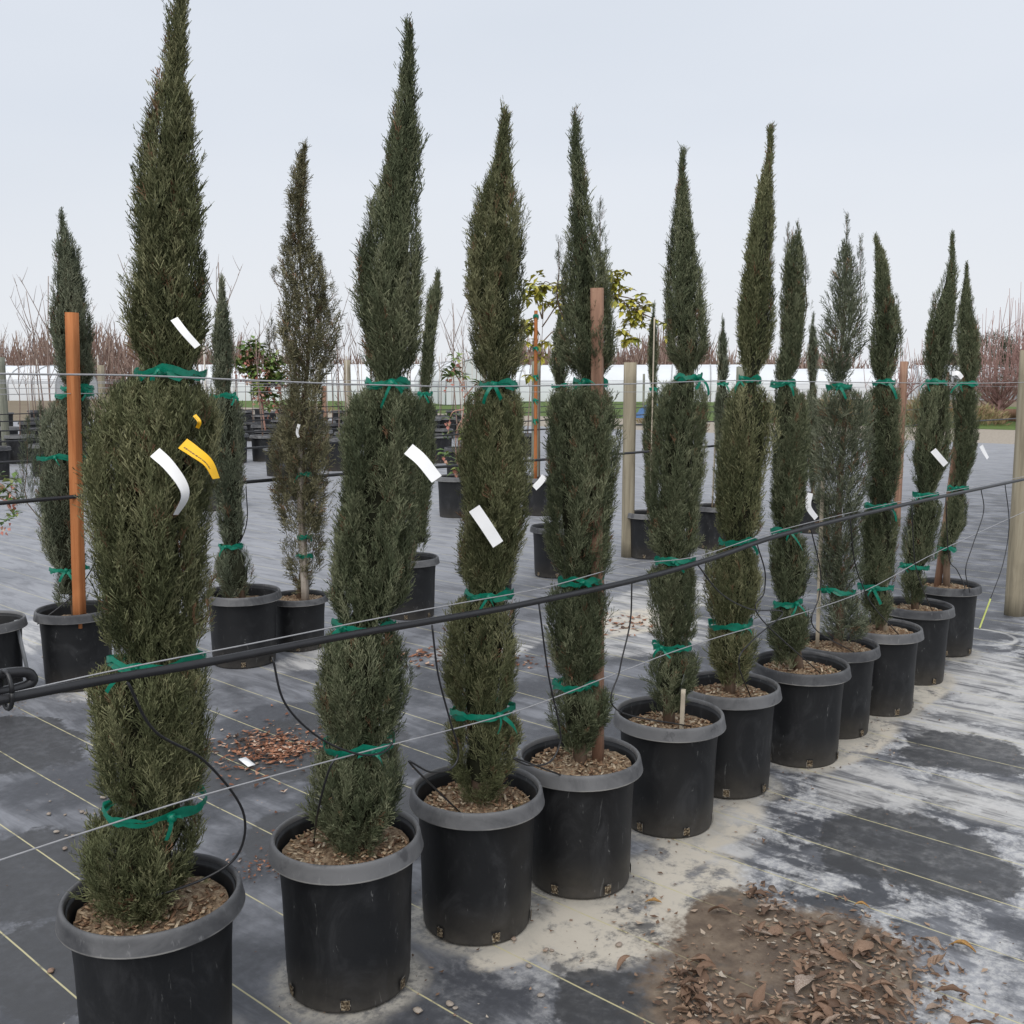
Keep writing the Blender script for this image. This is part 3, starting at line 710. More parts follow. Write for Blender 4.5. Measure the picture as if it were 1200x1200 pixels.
TREES = {
 'A1': (1.200, -2.283, [(0.402, -0.035, 0.112), (0.492, -0.022, 0.167), (0.559, -0.011, 0.179), (0.621, 0.012, 0.161), (0.659, 0.022, 0.11), (0.703, 0.014, 0.149), (0.801, 0.017, 0.16), (0.909, 0.023, 0.16), (0.995, 0.023, 0.151), (1.042, 0.045, 0.101), (1.111, 0.026, 0.132), (1.185, 0.034, 0.141), (1.268, 0.038, 0.15), (1.392, 0.04, 0.162), (1.514, 0.058, 0.161), (1.594, 0.067, 0.153), (1.684, 0.072, 0.123), (1.714, 0.1, 0.075), (1.744, 0.097, 0.085), (1.826, 0.099, 0.095), (1.923, 0.108, 0.094), (2.02, 0.113, 0.09), (2.177, 0.116, 0.072), (2.303, 0.127, 0.056), (2.364, 0.135, 0.036), (2.487, 0.148, 0.031), (2.547, 0.155, 0.027), (2.622, 0.16, 0.006)],
   [1.714, 1.035, 0.667],
   []),
 'A2': (1.736, -2.182, [(0.432, 0.022, 0.084), (0.483, 0.022, 0.127), (0.553, 0.037, 0.147), (0.653, 0.033, 0.136), (0.702, 0.041, 0.093), (0.739, 0.049, 0.114), (0.8, 0.05, 0.135), (0.874, 0.058, 0.149), (0.946, 0.053, 0.136), (1.007, 0.057, 0.116), (1.04, 0.061, 0.082), (1.071, 0.068, 0.095), (1.114, 0.076, 0.116), (1.232, 0.085, 0.12), (1.349, 0.103, 0.119), (1.419, 0.109, 0.112), (1.511, 0.117, 0.12), (1.58, 0.127, 0.115), (1.659, 0.139, 0.1), (1.693, 0.137, 0.052), (1.727, 0.144, 0.07), (1.783, 0.149, 0.085), (1.85, 0.144, 0.097), (1.917, 0.149, 0.097), (2.026, 0.159, 0.093), (2.178, 0.181, 0.063), (2.264, 0.188, 0.055), (2.349, 0.192, 0.041), (2.455, 0.198, 0.027), (2.539, 0.205, 0.013), (2.574, 0.202, 0.003)],
   [1.693, 1.04, 0.702],
   [(0.098, 2.168, 0.094, 1.961, 0.03)]),
 'A3': (2.220, -2.140, [(0.437, 0.013, 0.072), (0.485, 0.023, 0.106), (0.554, 0.029, 0.129), (0.643, 0.025, 0.128), (0.684, 0.022, 0.093), (0.714, 0.017, 0.111), (0.774, 0.017, 0.127), (0.882, 0.022, 0.136), (0.963, 0.026, 0.126), (1.011, 0.023, 0.11), (1.054, 0.043, 0.069), (1.083, 0.039, 0.081), (1.15, 0.042, 0.096), (1.255, 0.054, 0.11), (1.359, 0.056, 0.124), (1.437, 0.058, 0.118), (1.565, 0.065, 0.104), (1.66, 0.062, 0.089), (1.687, 0.074, 0.051), (1.743, 0.068, 0.08), (1.818, 0.071, 0.093), (1.943, 0.065, 0.101), (2.066, 0.066, 0.089), (2.163, 0.07, 0.072), (2.236, 0.078, 0.06), (2.308, 0.088, 0.037), (2.404, 0.094, 0.026), (2.452, 0.089, 0.004)],
   [1.687, 1.054, 0.689],
   [(0.013, 2.241, 0.012, 2.041, 0.026)]),
 'A4': (2.661, -2.071, [(0.494, -0.012, 0.07), (0.57, -0.005, 0.117), (0.644, -0.003, 0.123), (0.692, -0.019, 0.069), (0.748, -0.016, 0.102), (0.837, -0.019, 0.122), (0.925, -0.017, 0.119), (0.995, -0.01, 0.108), (1.038, -0.004, 0.07), (1.064, -0.001, 0.09), (1.128, -0.009, 0.119), (1.271, -0.008, 0.134), (1.413, -0.005, 0.138), (1.553, -0.005, 0.133), (1.656, -0.003, 0.118), (1.694, 0.023, 0.05), (1.719, 0.014, 0.069), (1.774, 0.014, 0.103), (1.829, 0.016, 0.105), (1.965, 0.008, 0.089), (2.046, 0.003, 0.082), (2.126, -0.013, 0.067), (2.232, -0.018, 0.046), (2.364, -0.024, 0.035), (2.469, -0.029, 0.023), (2.52, -0.038, 0.004)],
   [1.694, 1.038, 0.689],
   [(0.047, 2.28, 0.05, 1.992, 0.036), (-0.083, 2.153, -0.082, 1.938, 0.025)]),
 'A5': (3.249, -2.098, [(0.484, -0.006, 0.074), (0.552, -0.001, 0.107), (0.636, 0.003, 0.111), (0.693, 0.007, 0.067), (0.716, 0.006, 0.083), (0.786, 0.001, 0.103), (0.886, -0.002, 0.114), (0.985, 0.004, 0.105), (1.031, 0.011, 0.068), (1.05, 0.006, 0.089), (1.083, 0.0, 0.11), (1.213, -0.001, 0.111), (1.342, 0.006, 0.117), (1.47, 0.015, 0.121), (1.596, 0.022, 0.114), (1.669, 0.03, 0.098), (1.713, 0.045, 0.044), (1.738, 0.044, 0.05), (1.784, 0.043, 0.079), (1.847, 0.043, 0.09), (1.939, 0.032, 0.086), (2.062, 0.023, 0.073), (2.184, 0.021, 0.057), (2.305, 0.012, 0.039), (2.424, 0.009, 0.02), (2.505, 0.009, 0.003)],
   [1.713, 1.027, 0.696],
   []),
 'A6': (3.724, -2.108, [(0.481, 0.01, 0.072), (0.554, 0.008, 0.114), (0.642, -0.0, 0.119), (0.697, -0.003, 0.085), (0.737, 0.003, 0.114), (0.845, 0.003, 0.128), (0.989, -0.001, 0.113), (1.043, 0.019, 0.07), (1.082, 0.023, 0.1), (1.167, 0.021, 0.118), (1.343, 0.032, 0.115), (1.483, 0.043, 0.117), (1.586, 0.044, 0.109), (1.662, 0.036, 0.086), (1.707, 0.049, 0.038), (1.738, 0.058, 0.048), (1.792, 0.064, 0.072), (1.894, 0.061, 0.089), (2.029, 0.063, 0.082), (2.13, 0.067, 0.072), (2.229, 0.076, 0.063), (2.329, 0.081, 0.054), (2.427, 0.088, 0.041), (2.558, 0.101, 0.02), (2.655, 0.101, 0.003)],
   [1.707, 1.046, 0.697],
   []),
 'A7': (4.243, -2.044, [(0.468, -0.061, 0.056), (0.539, -0.056, 0.098), (0.65, -0.054, 0.112), (0.705, -0.069, 0.056), (0.736, -0.06, 0.077), (0.853, -0.059, 0.101), (0.969, -0.078, 0.09), (1.046, -0.086, 0.061), (1.123, -0.085, 0.087), (1.314, -0.078, 0.085), (1.502, -0.085, 0.092), (1.614, -0.089, 0.084), (1.689, -0.121, 0.047), (1.744, -0.102, 0.056), (1.837, -0.091, 0.056), (1.947, -0.093, 0.058), (2.056, -0.093, 0.061), (2.165, -0.095, 0.063), (2.291, -0.088, 0.037)],
   [1.689, 1.039, 0.709],
   [(-0.124, 2.373, -0.112, 2.02, 0.03), (-0.08, 2.388, -0.066, 1.983, 0.034), (-0.042, 2.237, -0.033, 1.983, 0.026)]),
 'A8': (4.688, -2.076, [(0.5, 0.039, 0.116), (0.576, 0.028, 0.125), (0.69, -0.004, 0.077), (0.745, -0.002, 0.105), (0.912, -0.011, 0.107), (1.078, -0.015, 0.129), (1.284, -0.013, 0.134), (1.487, -0.003, 0.14), (1.608, -0.0, 0.139), (1.672, -0.037, 0.052), (1.748, -0.048, 0.077), (1.847, -0.032, 0.108), (1.966, -0.025, 0.092), (2.084, -0.026, 0.072), (2.201, -0.025, 0.058), (2.318, -0.03, 0.026)],
   [1.672, 0.694],
   [(-0.034, 2.472, -0.015, 2.005, 0.033), (0.034, 2.364, 0.049, 2.005, 0.033)]),
 'A9': (5.165, -2.046, [(0.49, -0.038, 0.08), (0.589, -0.038, 0.106), (0.643, -0.04, 0.084), (0.679, -0.035, 0.108), (0.814, -0.028, 0.103), (1.009, -0.039, 0.105), (1.066, -0.035, 0.072), (1.124, -0.036, 0.092), (1.255, -0.024, 0.096), (1.472, -0.032, 0.102), (1.636, -0.044, 0.097), (1.687, -0.044, 0.047), (1.709, -0.049, 0.06), (1.773, -0.05, 0.075), (1.9, -0.043, 0.092), (2.005, -0.05, 0.077), (2.11, -0.072, 0.051), (2.236, -0.084, 0.04), (2.319, -0.101, 0.028), (2.389, -0.123, 0.004)],
   [1.691, 1.071, 0.643],
   [(-0.0, 2.123, 0.015, 1.815, 0.03)]),
 'A10': (5.824, -2.116, [(0.485, -0.014, 0.061), (0.574, -0.019, 0.085), (0.648, -0.018, 0.071), (0.698, 0.004, 0.104), (0.82, 0.005, 0.111), (0.986, 0.031, 0.106), (1.059, 0.027, 0.063), (1.132, 0.026, 0.084), (1.257, 0.034, 0.122), (1.449, 0.038, 0.117), (1.639, 0.043, 0.093), (1.695, 0.054, 0.05), (1.733, 0.054, 0.062), (1.827, 0.054, 0.085), (1.967, 0.061, 0.085), (2.106, 0.075, 0.073), (2.245, 0.095, 0.045), (2.383, 0.102, 0.026), (2.478, 0.099, 0.005)],
   [1.695, 1.064, 0.653],
   [(0.012, 2.176, 0.028, 1.874, 0.034)]),
 'A11': (6.561, -2.194, [(0.593, -0.016, 0.04), (0.674, -0.013, 0.054), (0.783, 0.03, 0.075), (0.944, 0.037, 0.075), (1.035, 0.035, 0.056), (1.078, 0.04, 0.053), (1.211, 0.057, 0.077), (1.422, 0.058, 0.084), (1.617, 0.047, 0.095), (1.679, 0.059, 0.053), (1.71, 0.06, 0.06), (1.788, 0.056, 0.081), (1.944, 0.042, 0.081), (2.098, 0.023, 0.055), (2.251, 0.017, 0.031), (2.388, 0.014, 0.005)],
   [1.684, 1.035, 0.658],
   []),
 'B1': (2.561, -5.590, [(0.499, -0.021, 0.11), (0.654, -0.015, 0.098), (0.717, -0.035, 0.121), (0.885, -0.045, 0.135), (1.076, -0.041, 0.142), (1.313, -0.014, 0.136), (1.454, 0.017, 0.131), (1.593, 0.048, 0.107), (1.663, 0.08, 0.079), (1.732, 0.074, 0.107), (1.916, 0.061, 0.116), (2.053, 0.059, 0.116), (2.234, 0.055, 0.097), (2.414, 0.052, 0.064), (2.557, 0.041, 0.005)],
   [1.663, 1.626, 1.285, 0.659],
   [(-0.205, 1.5, -0.233, 1.029, 0.075), (-0.125, 1.593, -0.152, 1.124, 0.066), (0.124, 2.392, 0.106, 2.053, 0.042)]),
 'B2': (3.458, -5.298, [(0.429, -0.047, 0.088), (0.53, -0.051, 0.132), (0.635, -0.05, 0.119), (0.713, -0.058, 0.067), (0.765, -0.046, 0.088), (0.921, -0.046, 0.103), (1.024, -0.052, 0.102), (1.229, -0.055, 0.112), (1.534, -0.075, 0.122), (1.635, -0.074, 0.058), (1.735, -0.073, 0.081), (1.934, -0.071, 0.07), (2.132, -0.061, 0.038), (2.265, -0.059, 0.005)],
   [1.615, 0.713],
   []),
 'B3': (3.897, -5.333, [(0.407, 0.043, 0.068), (0.546, 0.044, 0.137), (0.767, 0.038, 0.158), (0.985, 0.036, 0.187), (1.148, 0.046, 0.208), (1.418, 0.045, 0.188), (1.658, 0.077, 0.128), (1.79, 0.094, 0.173), (1.948, 0.109, 0.194), (2.157, 0.114, 0.177), (2.312, 0.094, 0.169), (2.467, 0.051, 0.121), (2.621, 0.055, 0.089), (2.773, 0.054, 0.063), (2.976, 0.077, 0.044), (3.101, 0.114, 0.005)],
   [1.121, 0.723, 0.601],
   [(0.193, 2.482, 0.183, 2.052, 0.065), (-0.093, 2.39, -0.096, 2.312, 0.043), (-0.124, 2.079, -0.131, 1.843, 0.054)]),
 'B4': (4.966, -5.449, [(0.515, 0.072, 0.071), (0.765, 0.075, 0.089), (1.135, 0.101, 0.104), (1.501, 0.111, 0.097), (1.61, 0.124, 0.049), (1.742, 0.138, 0.061), (1.981, 0.167, 0.063), (2.278, 0.206, 0.063), (2.425, 0.229, 0.012)],
   [1.61],
   []),
 'B5': (5.947, -5.569, [(0.489, 0.021, 0.075), (0.661, 0.028, 0.123), (1.073, 0.036, 0.156), (1.479, 0.03, 0.149), (1.647, 0.05, 0.061), (1.813, 0.037, 0.114), (2.144, 0.045, 0.094), (2.472, 0.052, 0.013)],
   [1.647],
   []),
 'B6': (6.902, -5.681, [(0.523, 0.037, 0.068), (0.712, 0.036, 0.097), (1.087, 0.034, 0.127), (1.531, 0.039, 0.118), (1.678, 0.038, 0.059), (1.824, 0.03, 0.096), (2.043, 0.039, 0.084), (2.245, 0.031, 0.011)],
   [1.663],
   []),
 'B7': (8.246, -5.606, [(0.524, 0.023, 0.058), (0.773, 0.027, 0.074), (1.022, 0.023, 0.099), (1.432, 0.016, 0.098), (1.619, 0.033, 0.037), (1.716, 0.019, 0.049), (1.918, 0.016, 0.065), (2.199, 0.019, 0.049), (2.383, 0.016, 0.008)],
   [1.627],
   []),
 'B8': (9.164, -5.412, [(0.59, 0.057, 0.079), (0.983, 0.065, 0.096), (1.503, 0.051, 0.095), (1.674, 0.047, 0.052), (1.845, 0.042, 0.078), (2.1, 0.036, 0.06), (2.312, 0.03, 0.009)],
   [1.674],
   []),
 'B9': (10.900, -5.171, [(0.518, -0.013, 0.058), (0.906, -0.022, 0.092), (1.386, -0.045, 0.096), (1.672, -0.055, 0.057), (1.955, -0.066, 0.086), (2.238, -0.076, 0.057), (2.406, -0.073, 0.009)],
   [1.672],
   []),}
ROWA = 'tied cypress row'
LABEL_A = ['tallest dark green column cypress with white and yellow tags, eleventh from the end post',
 'broad column cypress with one long white tag, tenth from the end post',
 'column cypress with a short flat white tag low down, ninth from the end post',
 'forked column cypress with a brown stake in its crown, eighth from the end post',
 'evenly tapered column cypress over pale wood chips, seventh from the end post',
 'slender pointed column cypress leaning towards its neighbour, sixth from the end post',
 'twin-topped column cypress with bare leaders, fifth from the end post',
 'loose grey-green open column cypress with two thin leaders, fourth from the end post',
 'narrow column cypress with a short side leader, third from the end post',
 'column cypress with a small white tag and stepped top, second from the end post',
 'column cypress tied to a leaning stake, first from the end post']
N_A = [8000, 7200, 6400, 5300, 4900, 5800, 5000, 3600, 4300, 4200, 3500]
L_A = [.060, .058, .057, .057, .056, .060, .060, .068, .060, .058, .058]
MAT_A = ['fol_green', 'fol_deep', 'fol_green', 'fol_deep', 'fol_deep', 'fol_green', 'fol_deep', 'fol_grey', 'fol_deep', 'fol_deep', 'fol_deep']
for i in range(11):
    make_tree(f'A{i+1}', N_A[i], L_A[i], MAT_A[i], LABEL_A[i], style='open' if i == 7 else 'dense', tm=T_HI if i < 5 else T_LO, group=ROWA, trunk_r=.024)

# ------------------------------------------------------------------ row B, behind the aisle
POT_B = {'B0': (2.106, -5.691), 'B1': (2.561, -5.590), 'B2': (3.458, -5.298), 'B3': (3.897, -5.333), 'B4': (4.966, -5.449), 'B5': (5.947, -5.569), 'B6': (6.90, -5.68), 'B7': (8.25, -5.61), 'B8': (9.16, -5.41), 'B9': (10.90, -5.17)}
LB = {'B0': 'black nursery pot with a grey strap, next to the pot with the orange stake', 'B1': 'black nursery pot holding the orange wooden stake', 'B2': 'black nursery pot beside the small pot of the olive juniper',
      'B3': 'small low black pot of the open olive juniper', 'B4': 'black nursery pot with pale weathered rim and stained wall behind the tenth cypress', 'B5': 'grey streaked nursery pot behind the ninth cypress from the end post',
      'B6': 'dark nursery pot behind the eighth cypress from the end post', 'B7': 'black nursery pot at the foot of the wooden post in the back row', 'B8': 'black nursery pot of the caned conifer behind the sixth cypress', 'B9': 'black nursery pot behind the fifth cypress from the end post'}
for k, (u, v) in POT_B.items():
    make_pot(u, v, LB[k], 'pots of the row across the aisle', 1 if k in ('B3',) else 0, rot=random.uniform(0, 6), scale=.88 if k == 'B3' else (1.08 if k == 'B2' else 1.0), hscale=.77 if k == 'B3' else 1.0, fill=.40 if k == 'B3' else .36)
RB = 'conifers of the row across the aisle'
make_tree('B1', 4200, .075, 'fol_grey', 'loose grey-green cypress tied to an orange stake', tm=T_LO, group=RB)
make_tree('B2', 2600, .075, 'fol_grey', 'small bluish grey cypress in a black pot beside the olive juniper', tm=T_LO, group=RB)
make_tree('B3', 4600, .078, 'fol_olive', 'open olive brown juniper with ragged outline and a bare lower stem', name='juniper_tree', style='open', tm=T_FLUFF, group=RB, base_z=.31)
make_tree('B4', 2000, .085, 'fol_deep', 'cypress half hidden behind the tenth cypress, in a pale rimmed pot', tm=T_LO, group=RB)
make_tree('B5', 1600, .085, 'fol_deep', 'cypress almost hidden behind the ninth cypress from the end post', tm=T_LO, group=RB)
make_tree('B6', 1500, .085, 'fol_deep', 'cypress showing beside the forked eighth cypress, in a dark pot', tm=T_LO, group=RB)
make_tree('B7', 1700, .075, 'fol_deep', 'very narrow cypress with a pale cane, next to the back row post', tm=T_LO, group=RB)
make_tree('B8', 1500, .085, 'fol_grey', 'slim grey-green conifer with a pale cane behind the sixth cypress', tm=T_LO, group=RB)
make_tree('B9', 1400, .085, 'fol_grey', 'slim grey-green conifer behind the fifth cypress from the end post', tm=T_LO, group=RB)

# ------------------------------------------------------------------ ties
def ribbon(path, across, width, thick=.0, n=None):
    """flat strip along path; across: per-point unit vectors"""
    P = np.asarray(path, float); A = unit(np.asarray(across, float)); w = np.broadcast_to(np.asarray(width, float), (len(P),))[:, None]
    v = np.empty((len(P) * 2, 3)); v[0::2] = P - A * w / 2; v[1::2] = P + A * w / 2
    q = [(2 * i, 2 * i + 1, 2 * i + 3, 2 * i + 2) for i in range(len(P) - 1)]
    return v, q
def tie(pos, rad, label, group, seed, face=-1.9, wide=.024, tilt=.02, tails=2):
    rr = np.random.default_rng(seed)
    t = thing('tie_ribbon', label, 'ribbon', pos, 0, group)
    b = MB(); n = 44; a = np.linspace(0, 2 * math.pi, n)
    for loop in range(2):
        ph = rr.uniform(0, 6); zz = tilt * np.sin(a - face + 1.2 + loop * .25) + .005 * np.sin(a * 3 + ph) + .003 * np.sin(a * 7 + ph * 2) + rr.normal(0, .0018, n) + (loop - .5) * .008
        rr_ = rad * (1 + .02 * np.sin(a * 5 + ph)) + .003 * loop
        P = np.stack([rr_ * np.cos(a), rr_ * np.sin(a), zz], -1)
        tw = rr.normal(0, .12) + .32 * np.sin(a * 2.0 + ph)
        A = np.stack([np.cos(a) * np.sin(tw) * .7, np.sin(a) * np.sin(tw) * .7, np.cos(tw)], -1)
        w = wide * (.75 + .35 * np.sin(a * 4 + ph) * np.sin(a * 1.5)) * (.75 if loop else 1)
        v, q = ribbon(P, A, w); b.add(v, q)
    b.build('band', M['tie'], parent=t, smooth=True)
    k = np.array([(rad + .006) * math.cos(face), (rad + .006) * math.sin(face), tilt * math.sin(1.2)])
    kb = MB(); base, q = lathe([(.001, -.012), (.009, -.007), (.012, 0), (.008, .008), (.001, .012)], 9)
    kb.add(base * rr.uniform(.7, 1.3, base.shape) @ rotm(*rr.uniform(0, 3, 3)).T + k, q); kb.build('knot', M['tie'], parent=t)
    for j in range(tails):
        sgn = 1 if j == 0 else -1
        side = np.array([-math.sin(face), math.cos(face), 0]) * sgn * rr.uniform(.3, 1); outv = np.array([math.cos(face), math.sin(face), 0])
        Lt = rr.uniform(.03, .07); s = np.linspace(0, 1, 7)[:, None]
        up = rr.uniform(-.9, .7)
        P = k + outv * .02 * np.sin(s * 2.5) + side * Lt * s + np.array([0, 0, 1.0]) * (up * Lt * s - .03 * s * s)
        A = np.cross(unit(side + np.array([0, 0, up])), outv) + .5 * rr.normal(size=3) * s
        v, q = ribbon(P, A, wide * rr.uniform(.35, .65)); MB().add(v, q).build('tail', M['tie'], parent=t, smooth=True)
    return t
LEVEL = {0: 'upper', 1: 'middle', 2: 'lower', 3: 'lowest'}
def tree_ties(key, who, group, **kw):
    u, v, prof, ties, ext = TREES[key]; p = np.array(prof)
    for j, z in enumerate(ties):
        dx = np.interp(z, p[:, 0], p[:, 1]); r = float(np.interp(z, p[:, 0], p[:, 2]))
        pos = W(u, v, z) + np.array([dx, 0, 0])
        far = math.hypot(pos[0], pos[1])
        if key == 'B3': pos = pos + np.array([.02, -.05, 0]); r = .042
        tie(pos, r * .97 + .006, f'{LEVEL[j] if len(ties) > 1 else "single"} green plastic tie around the {who}', group, 100 + sum(map(ord, key)) + j * 17, face=math.atan2(-pos[1], -pos[0]) + random.uniform(-.75, .85), wide=.020 + .0007 * far, tilt=random.uniform(.001, .007) if j == 0 else random.uniform(.004, .014), **kw)
for i in range(11): tree_ties(f'A{i+1}', f'{ORD[i]} cypress from the end post', 'green ties on the cypress row')
for k, who in (('B1', 'cypress with the orange stake'), ('B2', 'small bluish grey cypress'), ('B3', 'open olive juniper'), ('B4', 'cypress behind the tenth cypress'), ('B6', 'cypress in the dark pot beside the forked one'), ('B7', 'very narrow caned cypress'), ('B8', 'slim conifer behind the sixth cypress')):
    tree_ties(k, who, 'green ties across the aisle', tails=2)
# ------------------------------------------------------------------ wires, hose, drip tubes
def uvz(pts, v): return [W(a, v, z) for a, z in pts]
def strand(name, pts, rad, mat, label, cat, group=None, per=8, seg=8):
    P = catmull(pts, per); vv, q, t = tube(P, rad, seg)
    o = link(name, mesh_np(name, vv, q, t, [M[mat]], smooth=True)); return tag(o, label, cat, group)
strand('support_wire', uvz([(.2, 1.72), (.791, 1.714), (1.06, 1.712), (1.346, 1.702), (1.669, 1.692), (2.068, 1.686), (2.801, 1.692), (3.466, 1.703), (4.54, 1.696), (6.3, 1.690), (7.86, 1.70)], -1.98), .0019, 'wire', 'upper steel wire level with the top ties of the front cypress row', 'wire', 'wires of the cypress row')
strand('support_wire', uvz([(.3, 1.10), (.92, 1.108), (1.32, 1.100), (1.71, 1.093), (2.0, 1.084), (2.37, 1.073), (2.82, 1.083), (3.25, 1.058), (3.9, 1.086), (5.1, 1.094), (6.4, 1.083), (7.86, 1.07)], -1.985), .0017, 'wire', 'middle steel wire running along the black hose', 'wire', 'wires of the cypress row')
strand('support_wire', uvz([(.1, .79), (.735, .787), (.903, .786), (1.188, .780), (1.648, .752), (2.21, .716), (2.726, .722), (3.266, .726), (4.641, .690), (5.757, .765), (7.86, .86)], -1.98), .0019, 'wire', 'lower steel wire strung between hose and pot rims', 'wire', 'wires of the cypress row')
HOSE = [(.25, 1.098), (.60, 1.104), (.920, 1.097), (1.201, 1.083), (1.572, 1.071), (1.864, 1.057), (2.21, 1.042), (2.817, 1.030), (3.313, 1.039), (3.924, 1.069), (5.113, 1.076), (6.425, 1.066), (7.2, 1.060), (7.86, 1.055)]
strand('irrigation_hose', uvz(HOSE, -1.975), .0098, 'hose', 'thick black irrigation hose running past the front cypress row', 'hose', per=10, seg=12)
# folded end of the hose, clamped with straps
hf = thing('hose_end', 'folded black hose end bound with straps at the start of the row', 'hose', W(.75, -1.975, 1.09))
def wl_(p): return np.array(p)
DX3, UP3 = DU, np.array([0, 0, 1.0])
def lp(a, b, c): return DU * a + DV * b + UP3 * c
MB().tube(catmull([lp(-.5, -.03, .05), lp(-.2, -.03, .055), lp(.03, -.03, .052), lp(.075, -.03, .035), lp(.05, -.03, .018), lp(-.1, -.03, .022), lp(-.5, -.03, .02)], 8), .0105, 10).build('folded_hose', M['hose'], parent=hf, smooth=True)
for s in (-.03, .02):
    a = np.linspace(0, 2 * math.pi, 20)
    MB().tube(np.array([lp(s, -.014 + .026 * math.cos(x), .024 + .037 * math.sin(x)) for x in a]), .0045, 6).build('strap', M['hose'], parent=hf)
MB().tube(catmull([lp(-.015, -.03, .05), lp(-.012, -.03, .10), lp(-.005, -.03, .12), lp(-.03, -.03, .15)], 6), .0032, 8).build('barb', M['drip'], parent=hf, smooth=True)
# grey strap hanging from the pot at the edge
gs = W(2.106, -5.691, .43) + np.array([.215, -.02, 0])
so = MB(); so.box((0, 0, -.17), (.018, .006, .36), rotm(0, -.16, 0)); so.box((.03, 0, -.36), (.03, .02, .03))
tag(so.build('strap', M['steel_dull'], gs), 'grey strap hanging from the rim of the pot beside the orange stake pot', 'strap')

TUBES = [[(1.005, 1.08), (1.06, .961), (1.175, .862), (1.268, .716), (1.253, .618), (1.163, .59), (1.03, .60), (1.005, .50), (1.00, .40)],
 [(1.362, 1.06), (1.394, .941), (1.492, .831), (1.611, .756), (1.691, .738), (1.73, .755)],
 [(1.876, 1.045), (1.897, .904), (1.942, .76), (1.974, .664), (1.947, .622), (1.864, .634), (1.79, .68)],
 [(2.323, 1.03), (2.369, .802), (2.42, .639), (2.429, .566), (2.379, .516), (2.277, .534), (2.218, .573)],
 [(2.809, 1.025), (2.802, .887), (2.746, .735), (2.73, .60), (2.85, .50)],
 [(3.219, 1.035), (3.396, .897), (3.633, .795), (3.913, .733), (3.675, .667), (3.549, .598), (3.527, .43)],
 [(3.673, 1.05), (3.744, .932), (3.742, .844), (3.705, .754), (3.74, .66)],
 [(4.144, 1.07), (4.258, .86), (4.251, .745), (4.211, .616), (4.26, .50)],
 [(4.55, 1.07), (4.62, .86), (4.75, .70), (4.9, .58), (5.05, .45)],
 [(5.3, 1.07), (5.386, .76), (5.524, .59), (5.70, .45)],
 [(5.8, 1.07), (5.90, .72), (6.05, .62), (6.2, .50), (6.3, .42)],
 [(6.394, 1.065), (6.466, .918), (6.298, .73), (6.2, .60), (6.3, .45)],
 [(6.854, 1.06), (6.993, .785), (6.917, .545), (6.70, .345)]]
for i, pts in enumerate(TUBES):
    who = f'thin black drip tube looping from the hose to the {ORD[i]} pot from the end post' if i < 11 else ('thin black drip tube curving down beyond the last potted cypress' if i == 11 else 'thin black drip tube with a yellow-green tip beside the end post')
    P = uvz(pts, -1.972)
    if i == 0:
        P = [W(a * s, -1.972 * s, 1.7 - (1.7 - z) * s) for (a, z), s in zip(pts, np.linspace(1, 1.15, len(pts)))]; P[-1] = W(1.154, -2.275, .38); P[-2] = W(1.152, -2.27, .47)
    elif i < 11 and i not in (1, 2, 3):   # last point drops into the soil of its pot
        q = W(*POT_A[i], .40) + DV * .10; P[-1] = q
    elif i in (2, 3): P.append(W(POT_A[i][0] - .12, POT_A[i][1] + .06, .40))
    strand('drip_tube', P, .0028 if i else .0032, 'drip', who, 'tube', 'drip tubes', per=8, seg=7)
strand('drip_tube', [W(1.60, -2.04, .74), W(1.577, -2.05, .70), W(1.60, -2.13, .56), W(1.688, -2.273, .385)], .003, 'drip', 'short thin black tube pushed into the soil of the tenth pot from the end post', 'tube', 'drip tubes')
M['tip_yellow'] = plain('yellow_green_tip', (.50, .55, .16), .5, .3, .1, 30)
strand('tube_tip', uvz([(6.70, .345), (6.60, .26), (6.52, .19)], -1.972), .0055, 'tip_yellow', 'yellow-green emitter tip on the drip tube beside the end post', 'emitter')

# ------------------------------------------------------------------ tags
def paper(name, pts, width, mat, label, turn, cat='tag', group='paper plant tags', twist=.0, pull=0.0):
    P = catmull(pts, 6); P = P + np.array([0, -pull, 0]) * np.sin(np.linspace(0, math.pi, len(P)))[:, None]
    n = len(P); T = unit(np.gradient(P, axis=0)); view = unit(-P + np.array([0, 0, EYE]))
    A = unit(np.cross(T, view)); s = np.linspace(0, 1, n)
    ang = turn + twist * s; Nn = unit(np.cross(A, T)); A = A * np.cos(ang)[:, None] + Nn * np.sin(ang)[:, None]
    nc = 4; cu = np.linspace(-.5, .5, nc); th = unit(np.cross(A, T)) * .00025
    V = np.concatenate([(P[:, None] + A[:, None] * (cu * width)[None, :, None] + s_ * th[:, None]).reshape(-1, 3) for s_ in (1, -1)])
    i, j = np.meshgrid(np.arange(n - 1), np.arange(nc - 1), indexing='ij')
    q = np.stack([i * nc + j, i * nc + j + 1, (i + 1) * nc + j + 1, (i + 1) * nc + j], -1).reshape(-1, 4)
    q = np.vstack([q, q[:, ::-1] + n * nc])
    me = mesh_np(name, V, q, mats=[M[mat]], smooth=True, attrs={'along': np.tile(np.repeat(s, nc), 2), 'across': np.tile(np.tile(cu + .5, n), 2)})
    c = P.mean(0); vs = np.empty(len(me.vertices) * 3, np.float32); me.vertices.foreach_get('co', vs); me.vertices.foreach_set('co', (vs.reshape(-1, 3) - c).astype(np.float32).ravel())
    return tag(link(name, me, c), label, cat, group)
